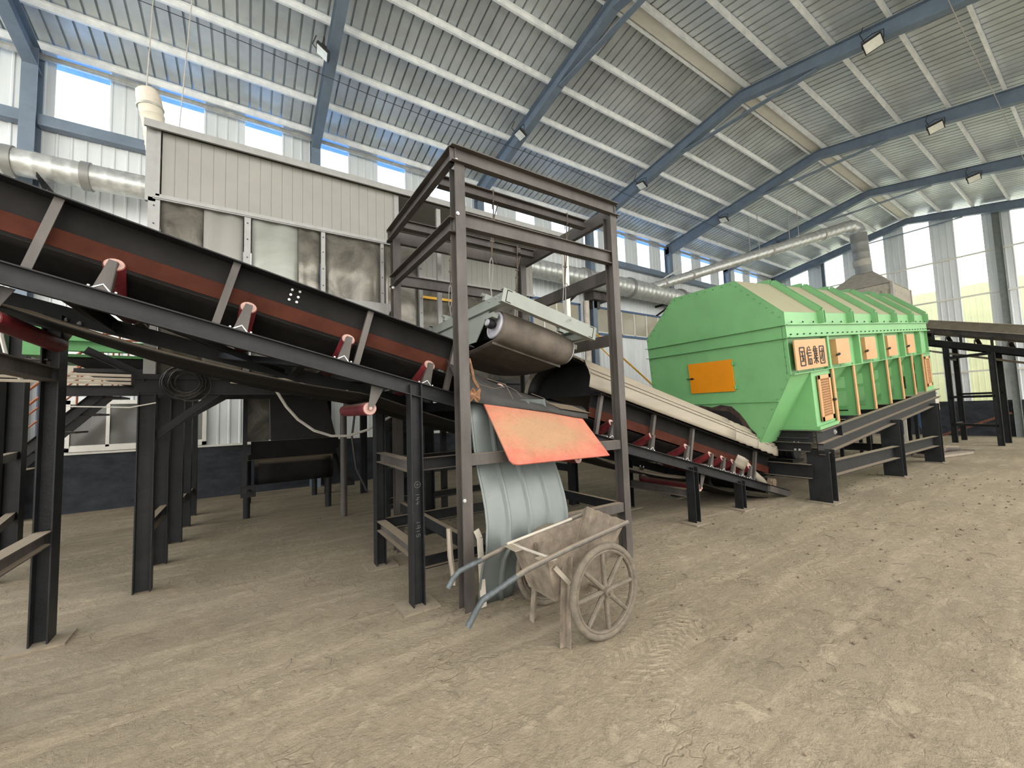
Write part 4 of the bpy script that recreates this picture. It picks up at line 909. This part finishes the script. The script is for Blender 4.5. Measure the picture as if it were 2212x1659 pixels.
# ================================================================ RIGHT CONVEYOR
t=thing('cross_conveyor','dusty brown conveyor rising from the right edge behind the green machine','conveyor',(20.4,3,0))
def RC(y,x,w_): return V((20.5-(3.9-y)*.62+x, y, 3.68-.335*(3.9-y)+w_))
ya,yb=4.3,-1.2
b=MB(); b.sweep(RC(ya,0,-.13),RC(yb,0,-.13),C(.2,.07,.01,-1)); b.build('side_channel','steel',t)
b=MB(); b.sweep(RC(ya,1.3,-.13),RC(yb,1.3,-.13),C(.2,.07,.01,1)); b.build('side_channel','steel',t)
b=MB(); b.sweep(RC(ya,.02,.30),RC(yb,.02,.30),B(.16,.012)); b.sweep(RC(ya,-.02,.385),RC(yb,-.02,.385),B(.03,.09)); b.build('skirt_board','steel2',t)
b=MB(); b.sweep(RC(ya,1.28,.50),RC(yb,1.28,.50),B(.55,.012)); b.sweep(RC(ya,1.3,.78),RC(yb,1.3,.78),B(.03,.09)); b.build('skirt_board','coverdust',t)
b=MB(); b.grid([[RC(y,.05+1.2*k/8,.30-.10*math.sin(PI*k/8)) for k in range(9)] for y in (ya,2.8,1.4,0,yb)]); b.build('belt','coverdust',t,True,.012)
b=MB(); b.grid([[RC(y,.1+1.1*k/8,-.42-.05*math.sin(PI*k/8)) for k in range(9)] for y in (ya,2.8,1.4,0,yb)]); b.build('return_belt','coverdust',t,True,.012)
b=MB(); b.tube([RC(ya-.05,.05,.0),RC(ya-.05,1.25,.0)],.26,20); b.build('head_pulley','belt',t,True)
for k in range(7):
    y=3.75-.72*k; b=MB(); b.sweep(RC(y,0,-.05),RC(y,0,.24),B(.06,.05),(0,1,0)); b.build('upright','steel',t)
    y-=.33; b=MB(); b.tube([RC(y,0,-.03),RC(y,0,.08),RC(y-.06,.03,.16),RC(y-.1,.08,.15)],.018,6); b.build('idler_bracket','steel2',t)
    b=MB(); b.tube([RC(y-.05,.06,.13),RC(y-.05,.45,.0)],.055,10); b.build('carry_roller','belt',t,True)
for y,x in ((3.45,.05),(3.45,1.4),(2.35,.0),(2.35,1.3)):
    p=RC(y,x,-.22); b=MB(); b.sweep((p.x,p.y,0),(p.x,p.y,p.z),I(.14,.12,.012),(0,1,0)); b.build('support_post','steel',t)
pA,pB,pC=RC(3.45,.05,0),RC(2.35,0,0),RC(3.45,1.4,0)
for z in (2.9,1.55,.62):
    b=MB(); b.sweep((pA.x,pA.y,z),(pB.x,pB.y,z),B(.08,.06)); b.sweep((pA.x,pA.y,z),(pC.x,pC.y,z),B(.08,.06)); b.build('tie_beam','steel',t)
for z in (2.98,1.65):
    pD=RC(2.35,1.3,0); b=MB(); b.sweep((pC.x,pC.y,z),(pD.x,pD.y,z),B(.07,.05)); b.build('tie_beam','steel',t)

# ================================================================ SORTING BOOTH (elevated)
BX0,BX1,BY0,BY1=-.80,4.62,5.12,6.22
t=thing('sorting_booth','long raised booth with beige panel band, metal roof trim and smoky curtains','booth',(1.6,5.6,0)); SB=t
b=MB(); b.box(((BX0+BX1)/2,(BY0+BY1)/2,4.50),(BX1-BX0+.14,BY1-BY0+.16,.03)); b.bx(BX0-.07,BX1+.07,BY0-.085,BY0-.06,4.44,4.515); b.build('roof','alu',t)
def vpanel(b,x0,x1,y,z0,z1,stp=.105):
    xs=[]; x=x0
    while x<x1-1e-4:
        for p,q in ((x,0),(x+stp-.010,0),(x+stp-.005,.004)): 
            if p<=x1: xs.append((p,q))
        x+=stp
    xs.append((x1,0)); b.grid([[V((p,y+q,z)) for p,q in xs] for z in (z0,z1)])
b=MB(); vpanel(b,BX0+.06,1.58,BY0,3.80,4.46); b.build('front_panel','panelb',t,False,.004)
b=MB(); b.bx(BX0,1.60,BY0-.03,BY0-.005,3.76,3.80); b.bx(BX0,1.6,BY0-.03,BY0+.03,3.745,3.755); b.build('bottom_trim','alu',t)
b=MB(); b.bx(BX0-.06,BX0+.02,BY0-.02,BY0+.02,3.72,4.47); b.bx(BX0+.02,BX0+.05,BY0-.03,BY0,3.78,4.46); b.build('corner_trim','alu',t)
b=MB(); b.bx(1.58,1.64,BY0-.02,BY0+.02,3.78,4.44); b.bx(2.17,2.23,BY0-.02,BY0+.02,2.0,4.40) ; b.build('alu_post','alu',t)
b=MB(); vpanel(b,BX0,BX1,BY1,3.78,4.48); b.build('back_panel','panelb',t,False,.004)
b=MB(); b.bx(BX0,BX1,BY1-.05,BY1-.02,3.74,3.79); b.build('back_trim','alu',t)
b=MB(); b.bx(BX0-.05,BX0-.03,BY0,BY1,3.74,4.47); b.build('end_panel','alu',t)
b=MB(); b.bx(BX0,BX1,BY0+.02,BY1,4.455,4.47); b.build('ceiling_lining','panelb',t)
# front posts and curtains
pxs=[(-.79,.09),(-.02,.06),(.73,.045),(1.42,.04),(1.93,.05)]
for x,w_ in pxs:
    b=MB(); b.bx(x-w_/2,x+w_/2,BY0-.02,BY0+.03,2.02,3.76); o=b.build('alu_post','alu',t)
    for z in (2.9,3.1,3.3,3.5,3.68): bolt_mesh(o,(x,BY0-.02,z),(0,-1,0),.008,.004,'steel2')
cur=[(-.74,-.40,'smoke'),(-.40,-.06,'panelb'),(.02,.47,'smoke2'),(.47,.70,'smoke'),(.76,1.40,'smoke'),(1.45,1.90,'smoke')]
for x0,x1,mm in cur:
    b=MB(); b.grid([[V((x0+(x1-x0)*k/8,BY0+.015+.01*math.sin(k*1.3+z),z)) for k in range(9)] for z in (2.0,2.6,3.2,3.75)]); b.build('curtain_panel',mm,t,True,.004)
b=MB(); b.grid([[V((1.3+3.2*k/24,BY1-.04+.015*math.sin(k*1.1),z)) for k in range(25)] for z in (2.0,2.9,3.74)]); b.build('back_curtain','smoke',t,True,.004)
b=MB(); b.bx(1.95,3.1,BY1-.09,BY1-.06,3.42,3.46); b.bx(1.95,1.99,BY1-.09,BY1-.06,2.6,3.46); b.build('yellow_frame','yellow',t)
for x in (4.52,):
    b=MB(); b.bx(x-.04,x+.04,BY0-.03,BY0+.05,1.2,4.46); b.build('alu_post','white',t)
b=MB(); b.bx(.85,1.45,4.95,5.08,2.3,2.93); b.build('control_box','alu',t); b=MB(); b.bx(1.5,1.56,5.0,5.08,2.1,2.86); b.build('alu_post','alu',t)
# booth platform + columns
t=thing('booth_platform','black steel platform carrying the sorting booth on rows of columns','platform',(1.5,7,0))
b=MB()
for y in (5.14,6.2): b.sweep((-.9,y,1.90),(4.7,y,1.90),I(.16,.1,.012))
b.build('edge_beam','steel',t)
b=MB(); b.bx(-.9,4.7,5.1,6.3,1.98,2.02); b.build('deck','dark',t)
for x in (-.8,2.0,4.5):
    for y in (5.14,6.0):
        b=MB(); b.sweep((x,y,0),(x,y,1.84),I(.13,.11,.01),(1,0,0)); b.build('column','steel',t)
    b=MB(); b.sweep((x,5.14,.58),(x,6.0,.58),C(.12,.06,.008)); b.build('column_tie','steel',t)
for (x0,z0,x1,z1,y) in ((-1.25,2.2,-.82,1.95,5.14),(-.76,1.45,-.14,1.86,6.0),(-.72,1.4,-.2,1.85,5.2),(1.3,1.84,1.95,1.3,6.0)):
    b=MB(); b.sweep((x0,y,z0),(x1,y,z1),L(.07,.07)); b.build('knee_brace','steel',t)
# row of columns for the feed platform behind
t=thing('feed_platform','black steel feed platform with column row running toward the left wall','platform',(-.8,7.6,0))
for y in (6.92,7.86,8.7):
    b=MB(); b.sweep((-.78,y,0),(-.78,y,2.0),I(.15,.13,.01),(1,0,0)); b.build('column','steel',t)
for y,z in ((6.9,.45),(7.86,.4)):
    b=MB(); b.sweep((-.78,y+.1,z),(-.78,y+.9,z),B(.09,.07)); b.build('column_tie','steel2',t)
b=MB(); b.sweep((-.78,6.2,2.05),(-.78,9.2,2.05),I(.16,.12,.012)); b.sweep((-2.3,8.8,2.08),(-.78,8.8,2.08),I(.16,.12,.012)); b.build('edge_beam','steel',t)
b=MB(); b.bx(-1.6,-.3,6.3,9.2,2.14,2.18); b.build('deck','dark',t)
b=MB(); b.bx(-.3,2.5,6.3,9.0,2.25,2.32); b.build('deck','dark',t)
for (x,y) in ((2.0,6.9),(2.0,8.7),(1.4,9.2)):
    b=MB(); b.sweep((x,y,0),(x,y,2.25),I(.12,.11,.01),(1,0,0)); b.build('column','steel',t)
# extra dark posts seen between the near post and gantry
t=thing('pipe_rack','group of dark posts with ties standing behind the conveyor near the gantry','rack',(2.3,6.1,0))
for x,y,z in ((1.64,5.8,2.0),(2.42,6.45,1.9),(2.7,6.25,1.9)):
    b=MB(); b.sweep((x,y,0),(x,y,z),B(.09,.08),(0,1,0)); b.build('post','steel',t)
for z in (1.35,.9,.35):
    b=MB(); b.sweep((1.64,5.8,z),(3.4,5.9,z),C(.1,.06)); b.build('tie','steel',t)
b=MB(); b.tube([(1.28,6.9,0),(1.28,6.9,1.6)],.05,10); b.build('pipe','steel2',t,True)
# left column (extreme left) pair
t=thing('feed_support','dark steel columns with short ties at the left edge of the photo','support',(-2.4,7.2,0))
for x,y,h in ((-2.20,6.35,2.9),(-2.46,7.75,3.2)):
    b=MB(); b.sweep((x,y,0),(x,y,h),I(.17,.15,.012),(1,0,0)); b.build('column','steel',t)
for z in (.45,1.2): b=MB(); b.sweep((-2.2,6.35,z),(-2.46,7.75,z),B(.09,.08)); b.build('tie','steel2',t)
b=MB(); b.sweep((-1.24,4.40,2.0),(-2.6,4.40,2.0),I(.1,.09)) ; tag(b.build('low_beam','steel2'),'dusty steel beam between the nearest conveyor post and the left edge','beam')
# green machine frame glimpsed under the conveyor
t=thing('green_feeder','bright green feeder frame glimpsed under the conveyor at left','machine',(-1.6,6.6,2.4))
b=MB(); b.sweep((-1.9,6.3,2.42),(-.95,6.3,2.42),C(.12,.08,.01)); b.bx(-1.95,-1.82,6.2,6.9,2.30,2.72); b.bx(-1.9,-.9,6.35,7.3,2.31,2.34); b.build('feeder_frame','greenlt',t)
b=MB(); b.tube([(-1.62,6.22,2.60),(-1.62,6.32,2.60)],.07,16); b.bx(-1.72,-1.48,6.22,6.32,2.48,2.56); b.build('bearing','greenlt',t,True)
b=MB(); b.loft([[V((-1.75,6.4,2.3)),V((-.7,6.4,2.3)),V((-.7,7.2,2.3)),V((-1.75,7.2,2.3))],[V((-1.4,6.5,2.12)),V((-.75,6.5,2.12)),V((-.75,7.1,2.12)),V((-1.4,7.1,2.12))]]); b.build('chute','dark',t)
# conduit bundle
t=thing('conduit_run','bundle of pale cable conduits running across under the conveyor','conduit',(-.5,5.2,1.9))
for k in range(3):
    b=MB(); b.tube([(-2.6,5.02,2.03-.035*k),(-.9,5.02,1.99-.035*k)],.014,6); b.tube([(-.15,5.0,2.0-.03*k),(.7,5.0,1.96-.04*k)],.012,6); b.build('conduit','pvc',t,True)
b=MB(); 
for k in range(14):
    b.ring((-.5+.03*math.sin(k*2),5.0+.02*math.cos(k),1.93+.015*math.sin(k*5)),(.15*math.sin(k),1,.5+.15*math.cos(k*3)),.14+.03*math.sin(k*1.7),.006,24,5)
tag(b.build('cable_coil','black',None,True),'tangled coil of black cable hung under the conveyor, left of centre','cable')
wire([(.25,5.0,1.86),(.35,5.0,1.68),(.46,5.0,1.54),(.62,5.0,1.41),(.8,5.0,1.34),(.98,5.0,1.33),(1.2,5.0,1.39),(1.5,5.0,1.55),(1.7,5.0,1.75)],.016,'sagging_hose','grey hose sagging in a curve in front of the dark hopper','hose','greypipe')
wire([(1.15,5.4,1.7),(1.1,5.4,1.3),(1.15,5.4,.9),(1.28,5.4,.6)],.014,'hanging_cable','black cable hanging from the platform beside the hopper','cable')
wire([(-1.75,5.1,2.6),(-1.72,5.1,2.3),(-1.68,5.1,2.1),(-1.60,5.1,1.95)],.014,'white_cable','white cable hanging at the left edge under the conveyor','cable','white')
wire([(-1.35,5.0,1.72),(-.9,5.0,1.70),(-.72,5.0,1.74)],.006,'white_wire','thin white wire strung between the posts at left','wire','white')
# hopper / transfer machine
t=thing('dark_hopper','dark belt feeder with sloping hopper standing under the booth platform','hopper',(.65,7.9,0))
b=MB(); b.loft([[V((.3,7.85,2.2)),V((1.1,7.85,2.2)),V((1.1,8.8,2.2)),V((.3,8.8,2.2))],[V((.33,7.85,1.2)),V((1.33,7.85,1.2)),V((1.4,8.8,1.2)),V((.3,8.8,1.2))]]); b.build('hopper','dark',t)
b=MB(); b.grid([[V((.0+.3*k/4,7.82+.02*k,z)) for k in range(5)] for z in (2.1,1.2)]); b.build('side_flap','smoke',t)
b=MB(); b.bx(.05,1.35,7.74,7.84,.92,1.2); b.build('front_plate','skirt',t)
b=MB(); b.tube([(.1,7.85,.72),(1.25,7.85,.72)],.22,24); b.build('head_drum','belt',t,True)
b=MB(); b.grid([[V((.15+1.05*k/6,7.62+.0*i,.9-.12*i)) for k in range(7)] for i in range(4)]); b.build('belt','belt',t,True,.01)
for x in (.0,1.34):
    b=MB(); b.sweep((x,7.8,1.0 if x>1 else 2.0),(x+(.12 if x>1 else 0),7.6,.42),C(.1,.06)); b.build('take_up_arm','steel',t)
    b=MB(); b.bx(x-.08+(.12 if x>1 else 0),x+.12+(.12 if x>1 else 0),7.56,7.6,.36,.54); b.tube([(x+.03+(.12 if x>1 else 0),7.62,.47),(x+.03+(.12 if x>1 else 0),7.45,.45)],.02,8); b.build('take_up_plate','dark',t)
for x,y in ((0,7.82),(1.2,7.85),(1.15,9.2),(.02,9.2)):
    b=MB(); b.tube([(x,y,0),(x,y,.9)],.05,10); b.build('leg','steel',t,True)
# lower ribbed bay outer panel near hopper already the wall
# stairs with rails behind
t=thing('steel_stairs','black steel stair with brown handrails rising behind the posts at left','stairs',(-2.4,9,0))
for y in (8.9,9.5):
    b=MB(); b.sweep((-3.3,y,.55),(-1.95,y,2.05),C(.14,.05)); b.build('stringer','steel',t)
    b=MB(); 
    b.tube([(-3.3,y,1.45),(-1.9,y,3.0),(-.9,y,3.0)],.02,6); b.tube([(-3.3,y,1.1),(-1.9,y,2.6),(-.9,y,2.6)],.014,6)
    for k in range(4): x=-3.2+.42*k; z=.6+(x+3.3)*1.11; b.tube([(x,y,z),(x,y,z+.9)],.014,6)
    for x in (-1.75,-1.45,-1.3): b.tube([(x,y,2.1),(x,y,3.0)],.014,6)
    b.build('handrail','hand',t,True)
for k in range(6):
    b=MB(); x=-3.2+.25*k; z=.62+.27*k; b.bx(x,x+.24,8.9,9.5,z,z+.03); b.build('tread','steel',t)
# yellow handrail right of gantry
t=thing('yellow_handrail','yellow tube handrail behind the conveyor cover, right of the gantry','handrail',(9.5,9.4,0))
b=MB(); b.tube([(9.3,9.3,4.0),(11.6,9.3,2.6),(12.4,9.3,2.1)],.03,8); b.tube([(10.55,9.3,3.25),(10.55,9.3,2.0)],.03,8); b.tube([(9.3,9.3,3.7),(10.6,9.3,2.8)],.02,8); b.tube([(10.55,9.3,0),(10.55,9.3,2.0)],.03,8); b.build('rail','yellow',t,True)
# wall windows
def wwin(n,x0,x1,z0,z1,bars,fr='bluefr',gl='glass'):
    t=bpy.data.objects.new('window_%d'%n,None); COL.objects.link(t); t.location=((x0+x1)/2,YW-.05,z0); ORG[t.name]=V(t.location); t['kind']='structure'
    y=YW-.06; f_=.07
    b=MB(); b.bx(x0,x1,y-.03,y+.03,z1-f_,z1); b.bx(x0,x1,y-.03,y+.03,z0,z0+f_); b.bx(x0,x0+f_,y-.03,y+.03,z0,z1); b.bx(x1-f_,x1,y-.03,y+.03,z0,z1); b.build('window_frame',fr,t)
    b=MB(); b.bx(x0+f_,x1-f_,y,y+.02,z0+f_,z1-f_); b.build('pane',gl,t)
    b=MB()
    for k in range(1,bars): x=x0+(x1-x0)*k/bars; b.bx(x-.025,x+.025,y-.02,y+.02,z0+f_,z1-f_)
    b.bx(x0+f_,x1-f_,y-.02,y+.01,z0+f_,z0+f_+.04)
    b.build('mullion','white',t)
wwin(41,10.40,14.7,4.22,5.25,6); wwin(42,7.6,9.75,3.95,5.25,4)
wwin(43,-2.72,-1.60,1.08,2.0,2,'white','glassd'); wwin(44,-1.55,-.70,1.08,2.0,1,'white','glassd'); wwin(45,-2.9,.2,2.15,2.75,3,'white','glass')
b=MB(); b.bx(-3.06,-2.98,YW-.1,YW-.02,1.07,3.0); tag(b.build('blue_pipe','bluefr'),'blue vertical trim strip on the left wall beside the stairs','pipe')
b=MB(); b.tube([(9.98,YW-.15,1.0),(9.98,YW-.15,5.35)],.10,12); tag(b.build('downpipe','pvc',None,True),'beige plastic downpipe on the left wall between the blue-framed windows','pipe')
b=MB(); b.bx(10.0,10.75,YW-.5,YW-.05,5.35,5.8); b.bx(10.2,10.5,YW-.3,YW-.05,5.1,5.35); tag(b.build('junction_box','steel2'),'dark junction box above the downpipe on the left wall','box')
# white flexible duct onto the booth
t=thing('flexible_duct','cream fabric duct dropping with a bent top onto the booth roof corner','duct',(-.95,5.9,4.5))
b=MB(); duct(b,[(-.86,5.9,3.9),(-.88,5.9,4.5),(-.93,5.9,4.95),(-.97,5.88,5.18)],[.095,.10,.105,.112],.1,.05); b.build('duct_sleeve','cream',t,True)
b=MB(); b.tube([(-.968,5.885,5.17),(-.98,5.87,5.25),(-1.0,5.86,5.32),(-1.01,5.85,5.35)],[.115,.115,.10,.06],20); b.build('top_bend','pvc',t,True)
b=MB(); b.ring((-.966,5.885,5.14),(-.1,0,1),.115,.012,28,6); b.build('clamp_band','galv',t,True)
wire([(-1.0,5.86,5.34),(-.9,6.0,zr(6.0)-.1)],.006,'hanger_wire','left hanger wire from the roof to the cream duct','wire','greypipe')
wire([(-.72,5.8,4.5),(-.60,5.9,7.0),(-.4,6.0,zr(6.0)-.1)],.006,'hanger_wire','right hanger wire from the roof to the booth roof','wire','greypipe')
# cream chute below the wall duct, behind the conveyor top
b=MB(); b.loft([[V((-2.3,10.41,4.2)),V((-1.0,10.41,4.2)),V((-1.0,8.4,4.2)),V((-2.3,8.4,4.2))],[V((-2.1,10.41,4.7)),V((-1.2,10.41,4.7)),V((-1.2,9.3,4.7)),V((-2.1,9.3,4.7))]]); tag(b.build('cream_hood','pvc'),'low cream sloped hood beside the left end of the booth','hood')

# ================================================================ FLOOR LITTER
b=MB(); 
def clod(x,y,s):
    vs=[];R=Euler((random.random()*3,random.random()*3,random.random()*3)).to_matrix()
    for p in ((1,0,0),(-1,0,0),(0,1,0),(0,-1,0),(0,0,1),(0,0,-1)): q=R@(V(p)*s*random.uniform(.6,1.2)); vs.append(V((x,y,max(.001,s*.45))) + V((q.x,q.y,q.z*.6)))
    b.add(vs,[[0,2,4],[2,1,4],[1,3,4],[3,0,4],[2,0,5],[1,2,5],[3,1,5],[0,3,5]])
for k in range(420):
    x=random.uniform(-.5,12); y=random.uniform(.6,3.2) if random.random()<.7 else random.uniform(3.2,8)
    clod(x,y,random.uniform(.004,.014)*(1+x*.08))
o=b.build('dirt_crumbs','clod'); tag(o,'crumbs of dirt strewn over the dusty floor','dirt'); o['kind']='stuff'
b=MB()
for k in range(90):
    x=random.uniform(.2,7); y=random.uniform(.6,3.6); a=random.uniform(0,PI); l_=random.uniform(.03,.12); h=.006
    b.tube([(x,y,h),(x+l_*.5*math.cos(a),y+l_*.5*math.sin(a),h+.006),(x+l_*math.cos(a+.4),y+l_*math.sin(a+.4),h)],.0022,4)
for k in range(60):
    c0=random.choice(((1.47,2.95),(1.17,3.25),(1.9,2.9),(2.1,2.9))); x=c0[0]+random.gauss(0,.12); y=c0[1]+random.gauss(0,.07); a=random.uniform(0,PI); l_=random.uniform(.03,.1)
    b.tube([(x,y,.006),(x+l_*.5*math.cos(a),y+l_*.5*math.sin(a),.02),(x+l_*math.cos(a+.4),y+l_*math.sin(a+.4),.006)],.0025,4)
o=b.build('straw_bits','rope'); tag(o,'bits of straw and twig scattered on the floor','straw'); o['kind']='stuff'
